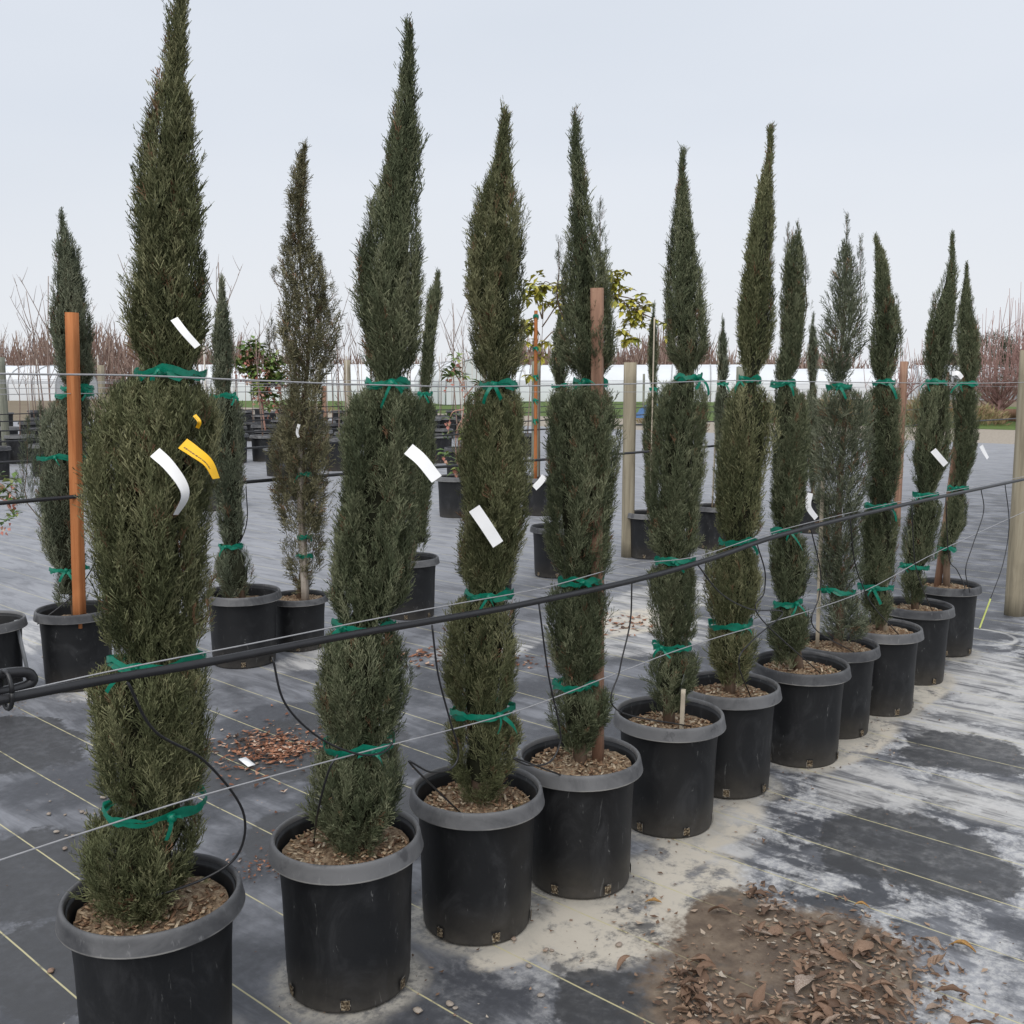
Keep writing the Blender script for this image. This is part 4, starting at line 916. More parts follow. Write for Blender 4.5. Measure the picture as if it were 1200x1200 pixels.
paper('plant_tag', [(-.773, 2.215, 1.548), (-.740, 2.200, 1.522), (-.708, 2.188, 1.482), (-.702, 2.183, 1.452), (-.722, 2.180, 1.416)], .027, 'tag', 'long curled white tag on the eleventh cypress from the end post', .1, twist=1.15)
paper('plant_tag', [(-.712, 2.215, 1.567), (-.683, 2.195, 1.552), (-.650, 2.185, 1.528), (-.632, 2.180, 1.494)], .028, 'tag_yellow', 'curled yellow tag with small dark print on the eleventh cypress', .15, twist=.9)
paper('plant_tag', [(-.684, 2.215, 1.628), (-.671, 2.205, 1.614), (-.679, 2.215, 1.600)], .008, 'tag_yellow', 'small folded yellow tag end above the printed yellow tag', .1)
paper('plant_tag', [(-.739, 2.275, 1.836), (-.713, 2.262, 1.806), (-.686, 2.262, 1.775)], .017, 'tag', 'small white tag above the top tie of the eleventh cypress', .25, twist=.3)
paper('plant_tag', [(-.263, 2.60, 1.530), (-.229, 2.585, 1.503), (-.190, 2.575, 1.455)], .033, 'tag', 'long white tag sticking out from the tenth cypress', .1, twist=.3)
paper('plant_tag', [(-.109, 2.93, 1.337), (-.074, 2.915, 1.288), (-.040, 2.91, 1.235)], .036, 'tag', 'flat white tag low on the ninth cypress', .1, twist=.2)
paper('plant_tag', [(2.312, 5.62, 1.326), (2.347, 5.61, 1.284), (2.382, 5.61, 1.246)], .034, 'tag', 'short white tag on the second cypress from the end post', .1, twist=.2)
paper('plant_tag', [(1.389, 4.75, 1.184), (1.379, 4.73, 1.123), (1.418, 4.73, 1.067)], .030, 'tag', 'bent white tag on the loose grey-green fourth cypress', .3, twist=.4)
paper('plant_tag', [(2.402, 5.64, 1.742), (2.425, 5.62, 1.744), (2.450, 5.62, 1.719)], .026, 'tag', 'curled white tag at the top tie between first and second cypress', .3, twist=.3)
paper('plant_tag', [(2.876, 6.28, 1.309), (2.900, 6.28, 1.267), (2.923, 6.28, 1.231)], .030, 'tag', 'thin pale tag hanging beside the first cypress from the end post', .7, twist=.3)
paper('plant_tag', [(.174, 7.995, .870), (.221, 7.995, .917), (.254, 7.995, .964)], .05, 'tag', 'white tag on the hidden cypress behind the ninth one', .1, twist=.2)
paper('plant_tag', [(-1.307, 6.30, 1.439), (-1.318, 6.29, 1.391), (-1.309, 6.29, 1.360)], .018, 'tag', 'narrow white tag on the open olive juniper', .2, twist=.6)
gt = MB(); gt.box((0, 0, .003), (.105, .035, .0012)); tag(gt.build('fallen_tag', M['tag'], W(2.48, -3.81, .014), rot=(.05, .04, math.radians(-52))), 'blank white tag lying flat on the mat beside the heap of bark scraps', 'tag', 'paper plant tags')

# ------------------------------------------------------------------ stakes and posts
def stake(pts, w, mat, label, square=True, group='tree stakes', name='wooden_stake'):
    a, b = np.array(pts[0]), np.array(pts[1]); d = unit(b - a); x = unit(np.cross(d, [0.3, 1, 0])); y = np.cross(d, x)
    m = MB(); n = 10 if square else 12
    rr = np.random.default_rng(int(abs(a[0]) * 1000)); V = []
    cs = [(-1, -1), (-.86, -1.0), (.86, -1), (1, -.86), (1, .86), (.86, 1), (-.86, 1), (-1, .86)] if square else [(math.cos(t), math.sin(t)) for t in np.linspace(0, 2 * math.pi, 14, endpoint=False)]
    k = len(cs)
    for i in range(n):
        c = a + (b - a) * i / (n - 1); s = w / 2 * (1 + rr.normal(0, .018))
        V += [c - a + x * s * p + y * s * q for p, q in cs]
    q = [(i * k + j, i * k + (j + 1) % k, (i + 1) * k + (j + 1) % k, (i + 1) * k + j) for i in range(n - 1) for j in range(k)]
    V += [np.zeros(3), b - a]; nv = len(V)
    t = [(nv - 2, (j + 1) % k, j) for j in range(k)] + [(nv - 1, (n - 1) * k + j, (n - 1) * k + (j + 1) % k) for j in range(k)]
    m.add(V, q, t)
    return tag(m.build(name, M[mat], a, smooth=False), label, 'stake' if name != 'wooden_post' else 'post', group)
stake([(-2.326, 5.50, 2.061), (-2.374, 5.50, .36)], .052, 'stake_orange', 'square orange brown wooden stake beside the grey-green cypress')
stake([(.268, 3.288, 1.992), (.297, 3.395, .385)], .036, 'stake_brown', 'brown weathered square stake inside the forked eighth cypress')
stake([(.642, 3.72, .556), (.638, 3.72, .39)], .016, 'bamboo', 'short pale stake end in the seventh pot from the end post', group=None)
stake([(1.914, 5.20, 1.474), (1.939, 5.20, .40)], .020, 'bamboo', 'thin pale stake in front of the third cypress from the end post')
stake([(2.812, 6.335, 2.043), (2.712, 6.42, .39)], .040, 'stake_brown', 'leaning brown stake against the first cypress from the end post')
stake([(1.481, 4.86, 1.250), (1.485, 4.86, .42)], .018, 'bamboo', 'thin pale stake inside the loose fourth cypress')
stake([(-1.335, 6.40, 1.313), (-1.316, 6.40, .29)], .038, 'stake_grey', 'grey weathered stake at the stem of the olive juniper')
stake([(1.342, 9.80, 2.298), (1.330, 9.80, .40)], .014, 'bamboo', 'thin straight pale cane on the very narrow cypress', False, name='bamboo_cane')
stake([(2.126, 10.62, 1.936), (2.092, 10.62, .40)], .018, 'bamboo', 'thin pale cane on the slim conifer behind the sixth cypress', False, name='bamboo_cane')
def post(u, v, w, h, mat, label, group='wooden line posts'):
    p = W(u, v); return stake([tuple(p + np.array([0, 0, h])), tuple(p + np.array([0, 0, -.02]))], w, mat, label, False, group, 'wooden_post')
post(7.95, -2.17, .135, 1.92, 'post', 'thick round wooden end post of the front cypress row')
post(8.123, -5.76, .125, 1.88, 'post', 'round wooden post in the row across the aisle, beside the narrow cypress')
post(12.6, -7.1, .11, 1.9, 'post_green', 'slim wooden post just behind the back row post')

# ------------------------------------------------------------------ rows further off
def XY(x, y): p = np.array([x, y, 0.0]); return float(p @ DU), float(p @ DV)
for r_, (v, u0, u1, zs) in enumerate([(-5.4, 1.4, 24, (1.62, 1.07)), (-8.8, 2.5, 26, (1.66, 1.05)), (-12.2, 4, 27, (1.66, 1.0)), (-15.5, 5, 27, (1.7, 1.0)), (-18.6, 6, 27, (1.7, 1.0)), (-21.9, 7, 27, (1.72, 1.02))]):
    nm = ['first', 'second', 'third', 'fourth', 'fifth', 'sixth'][r_]
    for j, z in enumerate(zs):
        n = 9; uu = np.linspace(u0, u1, n); pts = [W(a, v, z + .02 * math.sin(a * 1.7 + r_)) for a in uu]
        if j == 0: strand('support_wire', pts, .0022 + .0006 * r_, 'wire', f'grey steel wire of the {nm} row beyond the aisle', 'wire', 'wires of the far rows', per=3, seg=5)
        else: strand('irrigation_hose', pts, .012, 'hose', f'black hose strung along the {nm} row beyond the aisle', 'hose', 'hoses of the far rows', per=3, seg=6)
for i, (a, b) in enumerate([((-3.95, 7.1), (-4.25, 7.6)), ((-2.9, 7.4), (-3.1, 7.9))]):
    u, v = XY(*a); u2, v2 = XY(*b)
    strand('drip_tube', [W(u, -5.4, 1.06), W(u, -5.42, .8), W(u - .12, -5.5, .55), W(u - .3, -5.6, .38)], .0035, 'drip', 'thin black drip tube hanging from the hose across the aisle', 'tube', 'drip tubes across the aisle')

def sapling_mesh(seed, h):
    rr = np.random.default_rng(seed); b = MB()
    def br(p, d, L, r, lev):
        n = 4; pts = [p]
        for i in range(n):
            d = unit(d + rr.normal(0, .05, 3) + np.array([0, 0, .10])); pts.append(pts[-1] + d * L / n)
        b.tube(pts, np.linspace(r, r * .35, n + 1), 5)
        if lev:
            for k in range(4 if lev == 2 else 3):
                t = rr.uniform(.55 if lev == 2 else .3, .98); q = pts[0] + (pts[-1] - pts[0]) * t
                a = rr.uniform(0, 6.3); br(q, unit(np.array([math.cos(a) * .5, math.sin(a) * .5, .85])), L * rr.uniform(.2, .38), r * .5, lev - 1)
    br(np.array([0, 0, 0.0]), np.array([0, 0, 1.0]), h, .016, 2)
    return b.mesh('trunk', M['twig'], True)
M['twig'] = plain('bare_twigs', (.24, .175, .145), .8, .15, .35, 12)
M['twig_pink'] = plain('pinkish_twigs', (.33, .205, .185), .8, .15, .35, 5)
M['white_trunk'] = plain('painted_trunk', (.52, .48, .42), .7, .2, .25, 9)
SAPS = [sapling_mesh(20 + k, h) for k, h in enumerate((2.0, 2.4, 2.9, 2.2))]
CANE = MB().tube([(0, 0, 0), (0, 0, 1.9)], .011, 6).mesh('cane', M['white_trunk'])
def far_pot(u, v, s, label, group):
    t = thing('nursery_pot', label, 'pot', W(u, v), random.uniform(0, 6), group); t.scale = (s, s, s * random.uniform(.9, 1.05))
    link('pot_wall', WALL, parent=t); link('rim', RIM, parent=t); link('potting_mix', SOILS[random.randrange(3)], (0, 0, .38), t); return t
def far_sap(u, v, label, group, s=1.0):
    t = thing('bare_sapling', label, 'sapling', W(u, v, .38), random.uniform(0, 6), group); t.scale = (s, s, s)
    link('trunk', SAPS[random.randrange(4)], parent=t)
    if random.random() < .45: link('cane', CANE, (.03, .02, 0), t)
for v, u0, u1, du in ((-12.2, 7.4, 14, 1.7), (-15.5, 7.0, 20, 1.35), (-18.7, 6.6, 21, .78), (-22.0, 7.6, 23, .74), (-25.4, 8.6, 27, .85), (-29.0, 10, 29, 1.1), (-33.0, 12, 29, 1.1), (-38.0, 14, 29.5, 1.2)):
    u = u0
    while u < u1:
        uu, vv = u + random.uniform(-.12, .12), v + random.uniform(-.12, .12)
        far_pot(uu, vv, random.uniform(1.2, 1.5), 'black pot of a bare sapling in the far nursery rows', 'pots of bare saplings')
        if random.random() < .85: far_sap(uu, vv, 'leafless young tree in a black pot in the far nursery rows', 'bare potted saplings', random.uniform(.85, 1.15))
        u += du
for (x, y, w, h, mt, lb) in ((-10.57, 21.4, .16, 2.2, 'post_green', 'mossy round post among the bare saplings'), (-8.95, 22.5, .15, 2.05, 'post', 'tan post behind the cypress with the orange stake'), (.34, 14.6, .13, 1.98, 'post_green', 'mossy post beside the caned yellow-leaved tree'),
                             (-4.3, 27, .17, 2.25, 'post', 'pale post in front of the white tunnels'), (-8.2, 45, .20, 1.5, 'stake_brown', 'short brown post on the green verge'), (4.55, 12.0, .085, 1.93, 'stake_brown', 'brown post behind the third cypress from the end post'), (2.05, 11.9, .10, 1.95, 'post_green', 'dull grey post behind the pale cane of the slim conifer')):
    post(*XY(x, y), w, h, mt, lb, 'posts of the far rows')

# leafy plants
def leaf_quads(P, D, N, L, wd):
    """two-faced folded leaves: base P, direction D, up N"""
    S = np.cross(D, N); n = len(P); L = L[:, None]; wd = wd[:, None]
    m = P + D * L * .5 - N * L * .05; e = P + D * L - N * L * .18
    V = np.stack([P, m + S * wd + N * wd * .4, e, m - S * wd + N * wd * .4, m], 1).reshape(-1, 3)
    T = (np.array([(0, 1, 4), (1, 2, 4), (2, 3, 4), (3, 0, 4)])[None] + (np.arange(n) * 5)[:, None, None]).reshape(-1, 3)
    return V, T
def isl(name, stops, rough=.5, spec=.35):
    k = Nodes(name, rough, spec); g = k.N.new('ShaderNodeNewGeometry'); k.color(k.ramp(g.outputs['Random Per Island'], stops)); return k.m
M['leaf_arb'] = isl('glossy_green_leaf', [(0, (.07, .13, .03)), (.6, (.14, .22, .055)), (1, (.30, .33, .12))])
M['flower'] = isl('pink_flower', [(0, (.50, .17, .13)), (.6, (.62, .30, .24)), (1, (.55, .40, .25))])
M['leaf_yellow'] = isl('yellow_green_leaf', [(0, (.20, .22, .04)), (.5, (.38, .36, .055)), (1, (.50, .42, .07))])
M['bark_pink'] = plain('pinkish_bark', (.42, .24, .19), .6, .2, .25, 15)
def leafy(name, pos, branches, leafmat, leaf_L, per, seed, label, flowers=0, drop=.0, bark='bark_pink', spread=.10, trunk_r=.014, cat='tree', group=None):
    rr = np.random.default_rng(seed); t = thing(name, label, cat, pos, 0, group); b = MB(); P, D, F = [], [], []
    for br in branches:
        c = catmull(br[0], 6); b.tube(c, np.linspace(br[1], br[1] * .3, len(c)), 6)
        for k in range(br[2]):
            q = c[int(len(c) * rr.uniform(.45, 1.0)) - 1] if k else c[-1]
            q = q + rr.normal(0, spread, 3) if k else q
            m = per; a = rr.uniform(0, 6.3) + np.arange(m) * 2.4
            el = rr.uniform(-.5, .8, m) - drop
            P.append(np.repeat(q[None], m, 0) + rr.normal(0, leaf_L * .15, (m, 3))); D.append(np.stack([np.cos(a) * np.cos(el), np.sin(a) * np.cos(el), np.sin(el)], -1))
            if flowers and rr.random() < .8: F.append(q + rr.normal(0, .02, (flowers, 3)) - np.array([0, 0, 1]) * rr.uniform(.02, leaf_L * 1.3, (flowers, 1)))
    b.build('trunk', M[bark], parent=t, smooth=True)
    P, D = np.vstack(P), np.vstack(D); N = unit(np.array([0, 0, 1.0]) - D * D[:, 2:3] + rr.normal(0, .25, D.shape)); L = leaf_L * rr.uniform(.7, 1.2, len(P))
    V, T = leaf_quads(P, D, N, L, L * .26)
    MB().add(V, None, T).build('crown', M[leafmat], parent=t, kind='stuff')
    if F:
        F = np.vstack(F); n = len(F); d = unit(rr.normal(0, .5, (n, 3)) - np.array([0, 0, 1.0])); Ls = np.full(n, leaf_L * .45)
        V, T = leaf_quads(F, d, unit(np.cross(d, rr.normal(size=(n, 3)))), Ls, Ls * .42); MB().add(V, None, T).build('flowers', M['flower'], parent=t, kind='stuff')
    return t
def rndbranches(rr, base, top, n, L, nn, r=.008, droop=0.0):
    out = [([base, (base + top) / 2 + rr.normal(0, .03, 3), top], r * 2, 2)]
    for _ in range(n):
        s = base + (top - base) * rr.uniform(.35, 1); a = rr.uniform(0, 6.3); o = np.array([math.cos(a), math.sin(a), 0]) * L * rr.uniform(.5, 1)
        out.append(([s, s + o * .6 + np.array([0, 0, .18 * L]), s + o + np.array([0, 0, (.35 - droop) * L])], r, nn))
    return out
rr = np.random.default_rng(5)
p = W(14.78, -21.4); far_pot(14.78, -21.4, 1.3, 'wide black pot of the pink-flowered bush with pale stems', 'pots of leafy plants')
leafy('flowering_tree', p + np.array([0, 0, .45]), rndbranches(rr, np.array([0, 0, .0]), np.array([-.12, 0, 1.9]), 22, .60, 5, .012), 'leaf_arb', .19, 11, 3, 'leafy bush with pink flower clusters between the grey cypress and olive juniper', 5, spread=.12, cat='bush', group='pink-flowered evergreens')
far_pot(9.14, -9.14, 1.22, 'large black pot behind the white tag of the tenth cypress', 'pots of leafy plants')
p = W(9.14, -9.14, .40)
leafy('flowering_tree', p, [([np.array(q) for q in pts], .012, k) for pts, k in (([(0, 0, 0), (.05, 0, .6), (.12, 0, 1.2), (.02, 0, 1.6)], 2), ([(.1, 0, 1.0), (.28, 0, 1.1), (.33, 0, 1.0)], 2), ([(.12, 0, 1.2), (-.02, 0, 1.42), (-.06, 0, 1.40)], 3), ([(.05, 0, .7), (.20, .0, .85), (.22, -.05, .55)], 3), ([(.15, 0, .9), (.02, 0, .72), (.0, 0, .42), (.03, 0, .18)], 3), ([(.2, 0, .95), (.12, 0, .62), (.13, 0, .35)], 3), ([(.1, 0, 1.1), (.3, 0, 1.3), (.4, 0, 1.25)], 2), ([(.1, 0, .95), (-.05, 0, .9), (-.10, 0, .62)], 2))], 'leaf_arb', .125, 12, 8, 'sprawling small tree with pink drooping flowers behind the tenth cypress', 5, spread=.05, group='pink-flowered evergreens')
u, v = XY(-4.75, 8.45); far_pot(u, v, 1.0, 'black pot of the low pink-flowered plant beside the hose', 'pots of leafy plants')
leafy('flowering_tree', W(u, v, .38), [([np.array(q) for q in pts], .01, k) for pts, k in (([(0, 0, 0), (.2, 0, .35), (.52, 0, .42)], 3), ([(.2, 0, .35), (.45, 0, .5), (.62, 0, .36)], 4), ([(.1, 0, .2), (.3, 0, .6), (.5, 0, .55)], 3), ([(0, 0, 0), (-.1, 0, .5), (-.2, 0, .8)], 3), ([(.3, 0, .38), (.5, 0, .36), (.60, 0, .24)], 3))], 'leaf_arb', .085, 9, 12, 'low leafy plant with pink flowers beside the hose across the aisle', 7, spread=.045, cat='plant', group='pink-flowered evergreens')
u, v = XY(.35, 13.1); far_pot(u, v, 1.1, 'black pot of the caned yellow-leaved tree', 'pots of leafy plants')
yb = [([np.array(q) for q in pts], .010, k) for pts, k in (([(0, 0, 0), (0, 0, 1.2), (.05, 0, 2.3)], 3), ([(.03, 0, 2.1), (-.1, 0, 2.5), (-.16, 0, 2.35)], 9), ([(.03, 0, 2.1), (.05, .1, 2.55), (.2, .1, 2.5)], 9), ([(.03, 0, 2.0), (.4, 0, 2.5), (.75, 0, 2.5), (.95, 0, 2.35)], 12), ([(.6, 0, 2.45), (1.0, 0, 2.35), (1.15, 0, 2.15), (1.12, 0, 1.85)], 16), ([(.8, 0, 2.4), (1.15, 0, 2.35), (1.3, 0, 2.2), (1.28, 0, 2.05)], 12), ([(.05, 0, 2.2), (.25, 0, 2.4), (.3, 0, 2.1)], 9), ([(0, 0, 1.9), (-.12, 0, 2.1), (-.18, 0, 1.95)], 7), ([(0, 0, 1.6), (-.1, 0, 1.75), (-.13, 0, 1.6)], 3), ([(.02, 0, 1.8), (.2, 0, 1.95), (.26, 0, 1.7)], 5), ([(1.0, 0, 2.3), (1.55, .0, 2.05), (1.75, 0, 1.95)], 5), ([(.7, 0, 2.45), (.85, 0, 2.6), (1.0, 0, 2.5)], 8))]
leafy('yellow_leaved_tree', W(u, v, .38), yb, 'leaf_yellow', .125, 9, 4, 'yellow-green leaved tree with drooping branches behind the forked eighth cypress', 0, .45, bark='bark', spread=.07, trunk_r=.02)
p = W(u, v, .40) + np.array([-.05, -.05, 0]); stake([tuple(p + np.array([0, 0, 2.18])), tuple(p)], .045, 'stake_orange', 'orange brown cane with green ties under the yellow-leaved tree', False)
for j, z in enumerate((1.2, 1.45, 1.75, 2.1, 2.5)):
    tie(p + np.array([0, 0, z - .4]), .034, 'small green tie on the cane of the yellow-leaved tree', 'ties on the yellow-leaved tree', 300 + j, wide=.035, tails=1)

# ------------------------------------------------------------------ far background
M['film'] = plain('white_tunnel_film', (.66, .68, .70), .6, .3, .14, .25)
M['steel'] = plain('tunnel_steel', (.35, .36, .37), .5, .4, .2, 3)
def hoop_house(x, y, ang, wid, hgt, length, label):
    t = thing('hoop_house', label, 'greenhouse', (x, y, -.03), ang, 'white plastic tunnels')
    a = np.linspace(0, math.pi, 17); prof = np.stack([wid / 2 * np.cos(a), 1.3 + (hgt - 1.3) * np.sin(a)], -1)
    prof = np.vstack([[wid / 2, 0], prof, [-wid / 2, 0]]); n = len(prof); nl = 9; ys = np.linspace(-length / 2, length / 2, nl)
    v = np.array([[p[0], yy, p[1] - .05 * abs(math.sin(k * math.pi / 1))] for k, yy in enumerate(ys) for p in prof])
    q = [(k * n + i, k * n + i + 1, (k + 1) * n + i + 1, (k + 1) * n + i) for k in range(nl - 1) for i in range(n - 1)]
    MB().add(v, q).build('cover', M['film'], parent=t)
    for s in (-1, 1):
        yy = s * (length / 2 + .02); vv = [[p[0] * .99, yy, p[1] * .99] for p in prof] + [[0, yy, 0]]
        MB().add(vv, None, [(i, i + 1, n) for i in range(n - 1)]).build('end_wall', M['film'], parent=t)
    for k in range(nl):
        MB().tube([(p[0] * 1.01, ys[k], p[1] * 1.01) for p in prof], .05, 5).build('hoop', M['steel'], parent=t)
    return t
for i, (x, y, a, w, h, L, lb) in enumerate([(-19, 96, 1.45, 9, 3.3, 30, 'long white plastic tunnel behind the olive juniper'), (-5.6, 88, .25, 4.6, 3.35, 24, 'white arched tunnel end behind the pink-flowered small tree'), (11, 92, 1.4, 9, 3.2, 26, 'long white plastic tunnel behind the back row post'),
     (-50, 98, 1.5, 8, 3.2, 18, 'white plastic tunnel behind the bare saplings'), (51, 98, 1.3, 9, 3.3, 24, 'white plastic tunnel behind the bare pinkish shrubs'), (33, 104, 1.4, 9, 3.0, 24, 'white plastic tunnel behind the gap between the last cypresses')]):
    hoop_house(x, y, a, w, h, L, lb)
def twig_mass(name, x0, x1, y0, y1, n, hfun, mat, seed, wid=.07):
    rr = np.random.default_rng(seed); x = rr.uniform(x0, x1, n); y = rr.uniform(y0, y1, n); h = hfun(x, rr); z0 = h * rr.uniform(0, .75, n); L = h * rr.uniform(.18, .35, n)
    P = np.stack([x, y, z0], -1); lean = rr.normal(0, .28, (n, 2)); E = P + np.stack([lean[:, 0] * L, lean[:, 1] * L, L], -1); s = np.array([1.0, 0, 0]) * wid * rr.uniform(.5, 1.3, (n, 1))
    V = np.stack([P - s, P + s, E + s * .3, E - s * .3], 1).reshape(-1, 3); Q = (np.arange(n) * 4)[:, None] + np.arange(4)[None]
    o = link(name, mesh_np(name, V, Q, mats=[M[mat]]), kind='stuff'); return o
M['thicket'] = isl('leafless_thicket', [(0, (.15, .095, .08)), (.5, (.22, .15, .125)), (1, (.30, .23, .19))], .9, .05)
hf_ = lambda x, rr: 5.0 + 1.3 * np.sin(x * .11) + .9 * np.sin(x * .37 + 1) + .5 * np.sin(x * .9) + 1.8 * np.clip((-x - 35) / 20, 0, 1) + rr.normal(0, .5, len(x))
o = twig_mass('treeline', -95, 115, 112, 130, 30000, hf_, 'thicket', 3); tag(o, 'brown leafless thicket along the far edge of the nursery', 'treeline')
def bare_shrub(x, y, h, n, seed, label):
    rr = np.random.default_rng(seed); t = thing('bare_shrub', label, 'shrub', (x, y, -.02), 0, 'bare pinkish shrubs beyond the grass'); b = MB()
    b.tube([(0, 0, 0), (.1, 0, .5), (.05, 0, 1.1)], [.16, .13, .10], 8)
    for _ in range(n):
        a = rr.uniform(0, 6.3); o = rr.uniform(.3, 1.6); z0 = rr.uniform(.4, 1.1); hh = h * rr.uniform(.55, 1.0); c = np.array([math.cos(a), math.sin(a)])
        pts = [(.05, 0, z0), (*(c * o * .6), z0 + .6), (*(c * o), hh * .5), (*(c * o * 1.15 + rr.normal(0, .15, 2)), hh)]
        P = catmull(pts, 4); b.tube(P, np.linspace(.028, .008, len(P)), 4)
        for _k in range(6):
            i = rr.integers(3, len(P) - 2); d = unit(rr.normal(0, .7, 3) + np.array([0, 0, .9])); b.tube([P[i], P[i] + d * rr.uniform(.4, 1.1)], [.010, .005], 4)
    b.build('branches', M['twig_pink'], parent=t); return t
bare_shrub(19.6, 41.5, 5.4, 60, 1, 'bare pinkish shrub with tall upright whips beside the first cypress')
bare_shrub(21.8, 42.5, 5.8, 64, 2, 'bare pinkish shrub with tall upright whips beside the end post')
bare_shrub(16.3, 43, 3.8, 22, 3, 'low bare pinkish shrub behind the second cypress')
bare_shrub(24.2, 44, 5.6, 50, 4, 'bare pinkish shrub beyond the end post')
M['dry'] = isl('dry_brush', [(0, (.22, .15, .09)), (.5, (.34, .25, .15)), (1, (.26, .26, .12))], .9, .05)
def tuft(x, y, w, h, seed, label, mat='dry', n=1100):
    rr = np.random.default_rng(seed); t = thing('dry_bush', label, 'bush', (x, y, -.02), 0, 'dry bushes beyond the gravel')
    a = rr.uniform(0, 6.3, n); r = w / 2 * np.sqrt(rr.random(n)); P = np.stack([r * np.cos(a), r * np.sin(a), rr.uniform(0, h * .55, n) * (1 - (r / (w / 2)) ** 2 * .6)], -1)
    d = unit(np.stack([np.cos(a) * .6, np.sin(a) * .6, np.ones(n)], -1) + rr.normal(0, .35, (n, 3))); L = rr.uniform(.10, .26, n) * h
    V, T = leaf_quads(P, d, unit(np.cross(d, rr.normal(size=(n, 3)))), L, L * .05 + .006); MB().add(V, None, T).build('foliage', M[mat], parent=t, kind='stuff')
for i, (x, y, w, h) in enumerate([(18.3, 40.5, 2.2, 1.4), (20.6, 39.5, 2.0, 1.2), (22.4, 40.5, 2.4, 1.5), (16.4, 40.5, 2.0, 1.9), (15.2, 42, 2.0, 1.6), (24.5, 41, 2.4, 1.3), (6.2, 41, 2.4, 1.0), (12.0, 44, 2.2, 1.7), (-6, 52, 3, 1.2), (-11, 55, 3, 1.0), (13.6, 43, 2.2, 1.9)]):
    tuft(x, y, w, h, 40 + i, 'dry tan brush growing beyond the gravel strip')
M['ever'] = foliage_mat('far_evergreen', (.05, .055, .035), (.09, .095, .06), (.14, .14, .09))
def far_tree(x, y, w, h, seed, label):
    rr = np.random.default_rng(seed); t = thing('evergreen_tree', label, 'tree', (x, y, -.03), 0, 'dark evergreens on the horizon'); n = 420
    d = unit(rr.normal(size=(n, 3))); r = rr.uniform(.35, 1, n) ** .5; P = d * r[:, None] * np.array([w / 2, w / 2, h * .42]) + np.array([0, 0, h * .56]); P[:, 0] += .12 * w * np.sin(P[:, 2] * 2.1 + seed)
    v, q, tt = place_sprigs(T_FLUFF, P, d + np.array([0, 0, .5]), rr.uniform(.5, 1.0, n), rr.normal(.45, .2, n), rr)
    link('crown', mesh_np('crown', v, q, mats=[M['ever']], attrs={'tint': tt}), parent=t, kind='stuff'); MB().tube([(0, 0, 0), (.1, 0, h * .6)], [.25, .12], 6).build('trunk', M['bark'], parent=t)
for i, (x, y, w, h) in enumerate([(43, 92, 4.5, 6.0), (46.5, 94, 4.5, 5.6), (49.5, 93, 4, 5.9), (40, 95, 3.5, 4.4), (53, 95, 5, 6.3)]): far_tree(x, y, w, h, 70 + i, 'dark evergreen tree on the horizon behind the bare shrubs')
rail = MB(); rail.box((0, 0, .36), (.25, 12, .34)); rail.box((.02, 0, .10), (.22, 12.1, .17)); tag(rail.build('timber_beam', M['stake_brown'], W(47, -13.4), rot=(0, 0, ROW_ANGLE)), 'long brown timber beam edging the grass behind the gravel', 'beam')
M['tarp'] = plain('blue_tarpaulin', (.06, .13, .27), .5, .3, .4, 4)
tb = MB(); v_, q_ = lathe([(.02, .52), (.25, .48), (.5, .3), (.62, .12), (.66, 0)], 14); v_ = v_ * np.array([1.3, .8, 1]) * np.random.default_rng(3).uniform(.8, 1.2, v_.shape); tb.add(v_, q_)
tag(tb.build('tarpaulin', M['tarp'], (5.6, 40.0, 0.3)), 'crumpled blue tarpaulin heaped beyond the back row post', 'tarpaulin')
post(*XY(5.3, 41.5), .09, 2.0, 'post_green', 'thin dark pole beside the blue tarpaulin', 'posts of the far rows')
# ------------------------------------------------------------------ things lying on the mat
def leaf_mesh(seed):
    rr = np.random.default_rng(seed); nu, nv = 12, 7; s = np.linspace(0, 1, nu); c = np.linspace(-1, 1, nv); cl, ca = rr.uniform(-.6, 1.8), rr.uniform(.2, 2.6); tw = rr.normal(0, .9); asym = rr.normal(0, .12)
    wd = rr.uniform(.17, .27) * np.sin(np.pi * np.clip(s * .96 + .02, 0, 1)) ** .9 * (1 + .10 * np.sin(s * rr.uniform(8, 16) + rr.uniform(0, 6))) + .008
    V = []
    for i in range(nu):
        for j in range(nv):
            th = c[j] * ca * .75 + tw * (s[i] - .5); rad = wd[i] / max(.25, ca * .75); y = rad * math.sin(th); z = rad * (1 - math.cos(th)) + .13 * cl * math.sin(s[i] * 3) + rr.normal(0, .006) + .015 * math.sin(c[j] * 5 + s[i] * 17); V.append((s[i] - .5, y + asym * s[i] * (1 - s[i]) * 2, z))
    V = np.array(V); V[:, 2] -= V[:, 2].min()
    q = [(i * nv + j, i * nv + j + 1, (i + 1) * nv + j + 1, (i + 1) * nv + j) for i in range(nu - 1) for j in range(nv - 1)]
    return V, q
LEAVES = [mesh_np('fallen_leaf', *leaf_mesh(k), mats=[M['leaf_dry']], smooth=True) for k in range(12)]
LEAVES_G = [mesh_np('fallen_leaf', *leaf_mesh(k + 50), mats=[M['leaf_gold']], smooth=True) for k in range(3)]
